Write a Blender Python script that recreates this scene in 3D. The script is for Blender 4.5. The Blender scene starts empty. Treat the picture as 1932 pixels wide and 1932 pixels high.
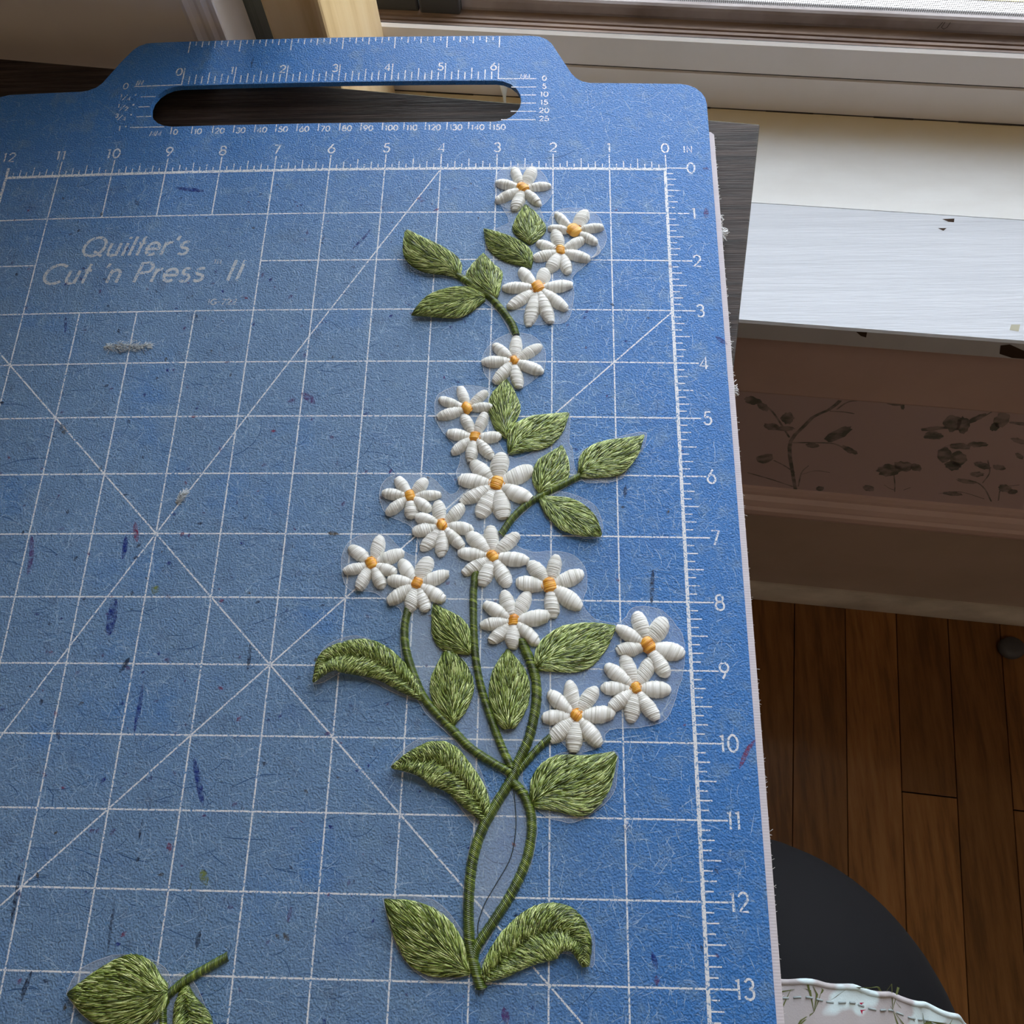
import bpy, bmesh, math, random
import numpy as np
from mathutils import Vector, Matrix, noise
from mathutils.geometry import tessellate_polygon

S = 0.0254            # every measure below is in inches, meshes are built in metres
C = bpy.context.scene.collection
sc = bpy.context.scene
RND = random.Random(7)

# ------------------------------------------------------------------ camera, daylight, exposure
cam_d = bpy.data.cameras.new('camera'); cam = bpy.data.objects.new('camera', cam_d); C.objects.link(cam)
R = ((0.99874973, 0.02064514, -0.04552761), (-0.00206623, 0.92700744, 0.37503725), (0.04994713, -0.37447428, 0.92589108))
M = Matrix(R).transposed().to_4x4()
M.translation = Vector((-1.88791956, -11.89435749, 12.9923071)) * S
cam.matrix_world = M
cam_d.sensor_width = 36; cam_d.lens = 36 * 1759.93 / 1932; cam_d.clip_start = 0.01; cam_d.clip_end = 60
sc.camera = cam

YAW = math.radians(-5.7)                       # the wall runs a little askew to the mat
OX, OY = 7.6814065, 0.87687822
ux, uy = math.cos(YAW), math.sin(YAW)
def RW(u, v, z):                               # room frame: u along the wall, v outwards through it
    return (OX + ux * u - uy * v, OY + uy * u + ux * v, z)

world = bpy.data.worlds.new('overcast_sky'); sc.world = world; world.use_nodes = True
wn = world.node_tree.nodes; wl = world.node_tree.links; wn.clear()
wo = wn.new('ShaderNodeOutputWorld'); wb = wn.new('ShaderNodeBackground')
wt = wn.new('ShaderNodeTexCoord'); ws = wn.new('ShaderNodeSeparateXYZ'); wr = wn.new('ShaderNodeValToRGB')
wr.color_ramp.elements[0].position = 0.0; wr.color_ramp.elements[0].color = (0.95, 0.97, 1.0, 1)
wr.color_ramp.elements[1].position = 0.8; wr.color_ramp.elements[1].color = (0.78, 0.88, 1.0, 1)
wl.new(wt.outputs['Generated'], ws.inputs[0]); wl.new(ws.outputs['Z'], wr.inputs[0])
wl.new(wr.outputs[0], wb.inputs[0]); wb.inputs[1].default_value = SKY_STRENGTH = 8.2
wl.new(wb.outputs[0], wo.inputs[0])
# daylight portal filling the window opening
pd = bpy.data.lights.new('window_portal', 'AREA'); pd.shape = 'RECTANGLE'; pd.size = 34 * S; pd.size_y = 36 * S
pd.cycles.is_portal = True
po = bpy.data.objects.new('window_portal', pd); C.objects.link(po)
ploc = Vector(RW(-2.6, 8.45, 12.0)) * S
po.matrix_world = Matrix.Translation(ploc) @ Matrix.Rotation(YAW, 4, 'Z') @ Matrix.Rotation(math.radians(-90), 4, 'X')
# warm fill light added behind the camera to lift the room's shade
ld = bpy.data.lights.new('added_fill_light', 'AREA'); ld.shape = 'DISK'; ld.size = 16 * S; ld.energy = 3.4; ld.color = (1.0, .80, .62)
lo = bpy.data.objects.new('added_fill_light', ld); C.objects.link(lo); lo.location = Vector(RW(6, -44, 60.5)) * S
sc.view_settings.view_transform = 'Standard'; sc.view_settings.look = 'None'
sc.view_settings.gamma = 1.0; sc.view_settings.use_curve_mapping = False
sc.view_settings.exposure = 0.06
sc.cycles.max_bounces = 8; sc.cycles.diffuse_bounces = 5; sc.cycles.transparent_max_bounces = 12
sc.cycles.caustics_reflective = False; sc.cycles.caustics_refractive = False

# ------------------------------------------------------------------ measured outlines, inches on the mat or the room frame
FLOWERS = [(-2.5271,-.5169,.1,[(-2.7002,-.0516,.188),(-2.3469,-.0589,.226),(-2.0488,-.4403,.157),(-2.2257,-.8713,.169),(-2.6565,-.9886,.213),(-3.0017,-.7956,.169),(-2.9942,-.3873,.169)]),(-1.6297,-1.4275,.123,[(-1.9532,-1.0702,.153),(-1.4364,-.9973,.233),(-1.1346,-1.3376,.153),(-1.2368,-1.6762,.159),(-2.0743,-1.3754,.141)]),(-1.8663,-1.861,.085,[(-1.952,-1.4199,.218),(-1.4661,-1.5964,.182),(-1.3675,-2.0096,.188),(-1.7225,-2.3036,.2),(-2.0569,-2.2627,.231),(-2.3291,-2.0093,.182),(-2.2667,-1.6616,.176)]),(-2.2413,-2.6024,.116,[(-2.5552,-2.2223,.207),(-2.0992,-2.2199,.232),(-1.6703,-2.5453,.207),(-1.7513,-3.0233,.202),(-2.0229,-3.2833,.222),(-2.3874,-3.3324,.232),(-2.7304,-3.0061,.197),(-2.83,-2.6006,.187)]),(-2.6087,-4.0211,.073,[(-2.5758,-3.5474,.2),(-2.1867,-3.7108,.181),(-2.1434,-4.2168,.19),(-2.5269,-4.5109,.195),(-2.9228,-4.4148,.19),(-3.125,-4.0333,.19),(-2.9497,-3.7041,.176)]),(-3.3338,-4.8854,.086,[(-3.4588,-4.4892,.168),(-3.0331,-4.5692,.148),(-2.9388,-4.8452,.148),(-3.7944,-4.7143,.158),(-3.7923,-5.0375,.177)]),(-3.1969,-5.3879,.087,[(-3.3906,-4.9821,.175),(-3.0396,-4.9694,.175),(-2.7826,-5.3804,.184),(-2.9128,-5.7445,.179),(-3.2548,-5.8087,.184),(-3.5408,-5.6562,.165),(-3.6366,-5.3125,.184)]),(-2.8297,-6.1858,.114,[(-2.7787,-5.6567,.275),(-2.2882,-5.9203,.275),(-2.3015,-6.4454,.248),(-2.7115,-6.7565,.275),(-3.0812,-6.7248,.262),(-3.3618,-6.4844,.208),(-3.4247,-6.0998,.235),(-3.2206,-5.8098,.235)]),(-4.1407,-6.3988,.087,[(-4.369,-6.0834,.182),(-3.9085,-6.1104,.182),(-3.6805,-6.3642,.155),(-3.8136,-6.6242,.182),(-4.1042,-6.7616,.195),(-4.488,-6.6858,.168),(-4.5733,-6.3405,.168)]),(-3.6308,-6.8726,.09,[(-3.7276,-6.4873,.205),(-3.3196,-6.5415,.192),(-3.1597,-6.9231,.192),(-3.3054,-7.2171,.179),(-3.6184,-7.351,.199),(-3.9094,-7.2711,.199),(-4.0644,-6.9801,.205),(-4.0414,-6.7043,.179)]),(-2.8628,-7.3505,.091,[(-2.9059,-6.8573,.215),(-2.4968,-6.9862,.202),(-2.3341,-7.4122,.215),(-2.6094,-7.8071,.221),(-3.0062,-7.7985,.221),(-3.2826,-7.6201,.189),(-3.3673,-7.2936,.202),(-3.2298,-6.9799,.228)]),(-4.645,-7.4849,.094,[(-4.5362,-7.0487,.208),(-4.1834,-7.2889,.208),(-4.2724,-7.6231,.176),(-4.4558,-7.8546,.186),(-4.8212,-7.8795,.176),(-5.0399,-7.6072,.165),(-4.9836,-7.2159,.197)]),(-3.9518,-7.7864,.089,[(-3.8127,-7.3696,.237),(-3.5048,-7.6267,.205),(-3.538,-8.0291,.205),(-3.7879,-8.2031,.195),(-4.0574,-8.1954,.205),(-4.3727,-8.0647,.205),(-4.397,-7.7231,.195),(-4.2322,-7.4345,.205)]),(-2.0146,-7.7934,.109,[(-1.9142,-7.3194,.199),(-1.5293,-7.586,.237),(-1.5587,-8.1049,.25),(-1.962,-8.2674,.211),(-2.5007,-7.7469,.237),(-2.3135,-7.4133,.224)]),(-2.532,-8.3254,.082,[(-2.6894,-7.8828,.209),(-2.3197,-7.8913,.209),(-2.0061,-8.2421,.234),(-2.1657,-8.6561,.196),(-2.5443,-8.7315,.221),(-2.858,-8.6532,.196),(-2.9978,-8.3983,.196),(-2.9642,-8.0715,.196)]),(-.6214,-8.6521,.111,[(-.7717,-8.1713,.223),(-.35,-8.2649,.259),(-.1146,-8.7801,.259),(-.3608,-9.0984,.223),(-1.0581,-8.7476,.211),(-1.0566,-8.4018,.199)]),(-.8129,-9.2694,.077,[(-1.2233,-8.9509,.208),(-.9574,-8.7947,.208),(-.5526,-8.8365,.208),(-.327,-9.2764,.231),(-.5371,-9.6956,.208),(-.8991,-9.7368,.219),(-1.1751,-9.5618,.196),(-1.2936,-9.2696,.196)]),(-1.6391,-9.6639,.088,[(-1.7485,-9.1818,.206),(-1.3585,-9.2588,.206),(-1.1061,-9.6188,.229),(-1.3113,-10.0587,.223),(-1.6812,-10.1444,.229),(-1.9935,-10.0025,.229),(-2.1121,-9.694,.206),(-2.0323,-9.3528,.206)])]
LEAVES = [(0,.0,[(-2.3779,-1.7138,.024,.024),(-2.3921,-1.5646,.183,.196),(-2.4046,-1.3689,.292,.295),(-2.4326,-1.1255,.204,.185),(-2.4738,-.8483,.006,.006)]),(0,.0,[(-2.3606,-2.199,.018,.018),(-2.5042,-2.0025,.182,.206),(-2.7383,-1.782,.28,.225),(-2.9622,-1.5812,.233,.135),(-3.1862,-1.3736,.006,.006)]),(0,.16,[(-3.5528,-2.4175,.018,.018),(-3.729,-2.2226,.17,.242),(-4.016,-2.018,.342,.262),(-4.27,-1.8109,.332,.184),(-4.4991,-1.5564,.031,.049)]),(0,.03,[(-2.9384,-2.8038,.048,.036),(-3.0033,-2.6055,.299,.155),(-3.0942,-2.362,.373,.265),(-3.1375,-2.13,.242,.133),(-3.1748,-1.91,.006,.006)]),(0,.06,[(-3.1146,-2.8149,.048,.071),(-3.3739,-2.8436,.238,.262),(-3.6431,-2.9142,.31,.31),(-3.9916,-3.0402,.178,.262),(-4.3142,-3.179,.006,.012)]),(0,0,[(-2.6932,-5.4165,.038,.019),(-2.722,-5.1853,.18,.142),(-2.7385,-4.8869,.258,.248),(-2.7351,-4.6271,.221,.173),(-2.7179,-4.3362,.005,.005)]),(0,.02,[(-2.6569,-5.6669,.036,.036),(-2.459,-5.4673,.299,.203),(-2.2111,-5.2919,.306,.3),(-1.9611,-5.1283,.181,.217),(-1.7248,-4.9525,.006,.006)]),(0,0,[(-2.1774,-6.3281,.035,.07),(-2.1209,-6.1237,.188,.293),(-2.0053,-5.8906,.236,.307),(-1.9118,-5.6941,.13,.19),(-1.8411,-5.5092,.006,.012)]),(0,.08,[(-1.5784,-6.02,.047,.07),(-1.3844,-5.8759,.271,.224),(-1.1004,-5.7034,.284,.343),(-.8141,-5.5292,.143,.226),(-.5727,-5.3539,.006,.01)]),(0,.08,[(-2.1761,-6.3893,.035,.047),(-1.9556,-6.5685,.22,.174),(-1.7145,-6.7145,.277,.254),(-1.4643,-6.8835,.218,.172),(-1.2558,-7.027,.023,.023)]),(0,0,[(-3.1361,-8.82,.03,.03),(-3.2963,-8.6258,.256,.205),(-3.4583,-8.4292,.278,.221),(-3.5903,-8.2512,.155,.124),(-3.7025,-8.0817,.005,.005)]),(0,0,[(-3.3333,-9.8259,.024,.024),(-3.3551,-9.61,.208,.208),(-3.3804,-9.3177,.303,.315),(-3.4051,-9.0454,.249,.249),(-3.4671,-8.7819,.063,.075)]),(0,0,[(-2.565,-9.8652,.088,.088),(-2.5846,-9.6417,.221,.235),(-2.5846,-9.3114,.275,.305),(-2.5986,-9.0127,.202,.225),(-2.6123,-8.7394,.015,.015)]),(0,0,[(-2.2056,-9.0071,.074,.05),(-1.9967,-8.8661,.286,.224),(-1.662,-8.6968,.349,.362),(-1.3244,-8.5131,.2,.238),(-1.0624,-8.3804,.01,.01)]),(1,.14,[(-3.7432,-9.4953,.025,.025),(-4.0029,-9.2544,.149,.137),(-4.3014,-9.0477,.2,.238),(-4.6241,-8.9012,.265,.265),(-4.939,-8.8795,.253,.19),(-5.1551,-8.9826,.177,.139),(-5.3071,-9.277,.01,.01)]),(1,.08,[(-2.8338,-11.0646,.067,.067),(-2.9938,-10.7954,.187,.187),(-3.2423,-10.5066,.257,.24),(-3.5069,-10.3292,.328,.293),(-3.8166,-10.3177,.19,.173),(-4.141,-10.4061,.014,.014)]),(0,.08,[(-2.2365,-10.8299,.084,.101),(-2.0362,-10.6971,.322,.271),(-1.7671,-10.5459,.374,.493),(-1.4449,-10.376,.205,.392),(-1.1272,-10.1547,.014,.069)]),(0,.06,[(-2.9781,-12.8897,.041,.041),(-3.2196,-12.6974,.305,.222),(-3.5207,-12.4912,.392,.322),(-3.8272,-12.269,.254,.24),(-4.1181,-12.0558,.014,.014)]),(1,.06,[(-2.8203,-12.9473,.069,.069),(-2.6127,-12.7458,.193,.207),(-2.3696,-12.5412,.264,.291),(-2.0954,-12.3968,.32,.348),(-1.8191,-12.3782,.306,.306),(-1.6265,-12.5124,.18,.166),(-1.5601,-12.7839,.069,.022)]),(0,.05,[(-6.7951,-13.1722,.135,.068),(-7.0019,-13.2168,.339,.339),(-7.3619,-13.2261,.42,.454),(-7.746,-13.2362,.296,.274),(-8.0864,-13.2452,.018,.018)]),(1,.03,[(-6.5837,-13.1086,.034,.034),(-6.5537,-13.304,.157,.135),(-6.4851,-13.5343,.289,.189),(-6.4008,-13.7985,.264,.198),(-6.3342,-14.0957,.011,.011)])]
STEMS = [(0,.115,[(-3.6118,-2.3442),(-3.4269,-2.4666),(-3.181,-2.6664),(-2.9981,-2.8217),(-2.8025,-3.0733),(-2.6566,-3.3079),(-2.5823,-3.5265)]),(0,.104,[(-1.56,-6.0209),(-1.7707,-6.1453),(-1.9918,-6.2625),(-2.1769,-6.3786),(-2.3494,-6.4939),(-2.5201,-6.6583),(-2.6322,-6.8083),(-2.7537,-7.0063)]),(0,.112,[(-4.0568,-8.1011),(-4.0983,-8.4176),(-4.0733,-8.6893),(-3.9959,-8.9562),(-3.8823,-9.2185),(-3.7331,-9.4835),(-3.4067,-9.8139),(-3.0879,-10.1162),(-2.7417,-10.3283),(-2.4662,-10.4557)]),(0,.105,[(-3.1057,-7.5659),(-3.1248,-7.8987),(-3.1107,-8.2882),(-3.083,-8.6768),(-3.0498,-8.9322),(-2.9626,-9.3023),(-2.817,-9.7179),(-2.6614,-10.0878),(-2.5106,-10.3871)]),(0,.135,[(-2.4269,-8.5907),(-2.3063,-8.857),(-2.2173,-9.1046),(-2.1894,-9.3496),(-2.2087,-9.6043),(-2.2962,-9.9965),(-2.4332,-10.3062),(-2.497,-10.4895),(-2.6766,-10.786),(-2.8839,-11.1556),(-3.0035,-11.5522),(-3.0376,-12.0076),(-3.0234,-12.3818),(-2.9868,-12.638),(-2.8893,-12.9364),(-2.8318,-13.0714)]),(0,.101,[(-1.9686,-9.9411),(-2.1053,-10.0571),(-2.2287,-10.1863),(-2.4311,-10.4204),(-2.4863,-10.5252)]),(0,.125,[(-2.5074,-10.5393),(-2.3404,-10.7316),(-2.2449,-10.9873),(-2.2478,-11.3021),(-2.3264,-11.6164),(-2.4985,-11.9686),(-2.7181,-12.301),(-2.9084,-12.5755),(-2.9504,-12.7159)]),(1,.109,[(-6.0788,-12.7624),(-6.3373,-12.905),(-6.587,-13.0505),(-6.7871,-13.2136),(-6.9857,-13.3753),(-7.1344,-13.5556),(-7.2945,-13.7879)]),(1,.088,[(-6.8692,-13.2353),(-6.8117,-13.5468),(-6.7455,-13.8858)])]
BACKING = [[(-2.914,-.8348),(-2.3049,-.8101),(-2.1174,-1.2327),(-1.9814,-1.0041),(-1.706,-.922),(-1.3392,-.9764),(-1.1334,-1.2815),(-1.0847,-1.6169),(-1.2147,-1.8722),(-1.4413,-2.1145),(-1.6654,-2.3859),(-1.6404,-2.757),(-1.7554,-3.2256),(-2.1028,-3.3003),(-2.4939,-3.3029),(-2.6694,-3.2321),(-2.5765,-3.5377),(-2.6727,-3.4875),(-2.8916,-3.0782),(-3.2073,-2.8183),(-3.5497,-2.4476),(-3.5721,-2.3403),(-3.3207,-2.1239),(-3.1481,-1.9052),(-3.1167,-1.4612),(-2.7573,-1.2351)],[(-3.0365,-.4264),(-2.9697,-.1299),(-2.644,.0261),(-2.2952,-.0211),(-2.0677,-.3652),(-2.029,-.658),(-2.285,-.9483),(-2.6244,-1.0069),(-2.9048,-.8348)],[(-3.1417,-3.9913),(-3.0048,-3.6913),(-2.7074,-3.4877),(-2.3607,-3.5059),(-2.1341,-3.736),(-2.1139,-4.1326),(-2.223,-4.2802),(-2.5578,-4.5251),(-2.9414,-4.402),(-3.0738,-4.2371)],[(-3.8338,-5.0555),(-3.8366,-4.676),(-3.6163,-4.502),(-3.3634,-4.4623),(-2.98,-4.5279),(-2.931,-4.767),(-2.9368,-5.1441),(-2.6582,-5.712),(-2.2504,-5.5992),(-1.8412,-5.1345),(-1.7164,-4.9458),(-1.726,-5.4567),(-1.677,-5.5475),(-1.6378,-5.9083),(-1.5166,-5.9693),(-1.1152,-6.1415),(-1.5175,-6.0849),(-2.0009,-6.3548),(-2.2008,-6.4443),(-2.5159,-6.7499),(-2.7483,-7.0078),(-2.3101,-7.2545),(-1.9182,-7.2495),(-1.6445,-7.3289),(-1.4902,-7.5327),(-1.4773,-7.8169),(-1.5331,-8.058),(-1.345,-8.2921),(-1.0421,-8.3265),(-.9264,-8.2462),(-.7851,-8.086),(-.4282,-8.1197),(-.1744,-8.39),(-.1026,-8.6208),(-.1267,-8.9637),(-.2148,-9.2641),(-.363,-9.6333),(-.5424,-9.7522),(-.8201,-9.8076),(-1.111,-9.8272),(-1.243,-9.9012),(-1.2887,-10.0445),(-1.6577,-10.1572),(-1.9833,-9.9499),(-2.2701,-10.2384),(-2.3742,-10.4845),(-2.2636,-10.7234),(-2.1754,-10.9927),(-2.1787,-11.3254),(-2.2649,-11.6531),(-2.4384,-11.9764),(-2.6817,-12.3572),(-2.8747,-12.668),(-2.9889,-12.6706),(-3.0681,-12.3656),(-3.1104,-11.9904),(-3.0841,-11.6048),(-3.0139,-11.2423),(-2.8831,-10.9385),(-2.7259,-10.7318),(-2.5742,-10.5089),(-2.8082,-10.3529),(-3.14,-10.1685),(-3.4051,-9.9375),(-3.7529,-9.6164),(-3.9585,-9.2864),(-4.1103,-8.9108),(-4.1662,-8.4081),(-4.1653,-8.1867),(-4.401,-8.0293),(-4.6047,-7.9103),(-4.9444,-7.8727),(-5.0739,-7.6533),(-5.0913,-7.28),(-4.8959,-7.0427),(-4.4984,-7.0062),(-4.2438,-7.2321),(-3.9985,-7.3554),(-3.9529,-7.1878),(-4.0635,-6.935),(-4.2156,-6.808),(-4.4644,-6.6977),(-4.6027,-6.4639),(-4.5834,-6.173),(-4.3648,-6.0205),(-3.8713,-6.0625),(-3.7014,-6.1946),(-3.5317,-6.352),(-3.391,-6.2365),(-3.4573,-6.0151),(-3.4097,-5.7902),(-3.4337,-5.6088),(-3.6613,-5.3345),(-3.7871,-5.149)],[(-1.597,-5.863),(-1.5136,-5.5911),(-1.1015,-5.4032),(-.5553,-5.2575),(-.5889,-5.5332),(-.8272,-5.8976),(-.9528,-6.0774),(-1.3568,-6.1448),(-1.5337,-6.0851)],[(-2.1611,-6.4002),(-1.8404,-6.2916),(-1.4403,-6.435),(-1.2676,-6.6487),(-1.2409,-6.972),(-1.4464,-7.0423),(-1.84,-6.9124),(-2.0788,-6.7021)],[(-5.3378,-9.2665),(-5.344,-9.0548),(-5.2498,-8.7702),(-4.9594,-8.5887),(-4.6518,-8.5932),(-4.2519,-8.836),(-3.9608,-9.2491),(-3.8727,-9.471),(-4.2154,-9.3645),(-4.5264,-9.219),(-4.9146,-9.0955),(-5.2032,-9.2498)],[(-4.1733,-10.3968),(-4.0825,-10.2333),(-3.8038,-10.0154),(-3.3662,-9.9871),(-3.0282,-10.2513),(-2.8184,-10.7334),(-2.7557,-10.9362),(-2.9044,-11.1538),(-3.1073,-11.0101),(-3.4066,-10.6753),(-3.7751,-10.5088)],[(-2.2654,-10.5862),(-2.1605,-10.3765),(-1.838,-10.1604),(-1.406,-10.1879),(-1.0958,-10.1329),(-1.087,-10.3917),(-1.1645,-10.7029),(-1.4859,-10.9796),(-1.7672,-11.0653),(-2.1549,-10.925)],[(-4.1552,-12.0439),(-3.8261,-12.0053),(-3.4081,-12.0915),(-3.0498,-12.4886),(-2.9688,-12.8514),(-3.2974,-12.9787),(-3.566,-12.9551),(-3.9227,-12.6307)],[(-2.8626,-13.0281),(-2.902,-12.8498),(-2.5786,-12.4167),(-2.1769,-12.1096),(-1.8367,-12.0773),(-1.4987,-12.2698),(-1.4215,-12.5751),(-1.464,-12.7874),(-1.7027,-12.642),(-2.1703,-12.7007),(-2.567,-12.9021)]]
BACKING2 = [[(-8.1271,-13.2484),(-8.0076,-12.9724),(-7.6202,-12.797),(-7.2,-12.7992),(-6.8633,-12.9439),(-6.7903,-13.1836),(-6.8979,-13.3652),(-6.9077,-13.7172),(-7.3124,-13.7286),(-7.8326,-13.5088)],[(-6.8232,-13.0642),(-6.6521,-12.9691),(-6.4581,-13.1152),(-6.1948,-13.5231),(-6.0052,-13.9217),(-6.8028,-13.9444),(-6.8979,-13.3652)]]
MAT_RIM = [(-10.9544,1.9147),(-10.8077,1.9643),(-10.6984,2.0453),(-10.6284,2.1689),(-10.5568,2.2864),(-10.3478,2.7111),(-10.1284,3.0789),(-10.0526,3.1531),(-9.9553,3.1845),(-9.1514,3.1956),(-6.5273,3.1817),(-4.2779,3.2162),(-2.4781,3.2463),(-2.2642,3.1978),(-2.1486,3.1356),(-2.0513,3.0254),(-1.6582,2.189),(-1.5993,2.1099),(-1.5209,2.051),(-1.4034,1.9992),(-1.2907,1.9856),(.4909,2.0319),(.6444,1.9693),(.7545,1.8408),(.8168,1.7379),(.8454,1.6297),(.8471,.9189),(.7808,-2.0735),(.7842,-4.1348),(.7709,-5.2477),(.8124,-8.4386),(.8359,-10.0594),(.8434,-11.2908),(.8059,-12.7688),(.7979,-13.3669)]
MAT_SLOT = [(-9.3501,2.0417),(-9.0128,2.0542),(-6.4082,2.002),(-4.4151,2.0516),(-2.9305,2.0808),(-2.7809,2.0145),(-2.6501,1.8699),(-2.5774,1.6356),(-2.5836,1.4293),(-2.6772,1.2376),(-2.9058,1.0729),(-4.3575,1.043),(-6.7054,1.0445),(-8.8554,1.0583),(-9.1974,1.0584),(-9.3626,1.1414),(-9.4889,1.2878),(-9.5646,1.4916),(-9.5607,1.707),(-9.4854,1.928)]
PAPER_STROKES = [(.127,[(-.895,-19.269),(-1.425,-17.51),(-1.851,-16.029),(-1.943,-15.115),(-1.764,-14.2),(-1.642,-13.576),(-1.293,-13.049),(-1.134,-12.461)]),(.058,[(-1.264,-13.159),(-.841,-13.141),(-.506,-13.196)]),(.058,[(-1.089,-13.013),(-.906,-12.532),(-.638,-12.376)]),(.078,[(-1.857,-15.492),(-1.143,-15.351),(-.583,-15.306),(-.171,-15.555)]),(.068,[(-2.053,-15.137),(-2.538,-14.221),(-2.975,-13.464),(-3.328,-13.065)]),(.049,[(-.876,-18.939),(-1.037,-17.726),(-.942,-17.111)]),(.058,[(-1.271,-17.777),(-1.75,-17.284),(-2.188,-16.94)]),(.039,[(-1.003,-17.87),(-.608,-17.482),(-.111,-17.524)]),(.068,[(-1.057,-18.981),(-1.915,-18.537),(-2.877,-18.127)]),(.044,[(2.49,-18.644),(2.251,-17.911),(1.994,-17.212)]),(.049,[(5.899,-18.728),(5.232,-17.693),(4.683,-17.21),(4.089,-17.194)]),(.044,[(5.008,-17.287),(4.889,-16.432),(4.467,-15.547)]),(.044,[(6.089,-18.601),(5.772,-17.569),(6.185,-17.17)]),(.049,[(2.881,-13.216),(3.139,-12.823),(3.3,-12.345)]),(.039,[(3.963,-18.46),(4.578,-18.157),(5.586,-18.559)]),(.034,[(1.956,-18.133),(2.221,-18.387),(2.441,-18.495)]),(.034,[(2.88,-18.157),(2.727,-18.429)])]
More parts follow.
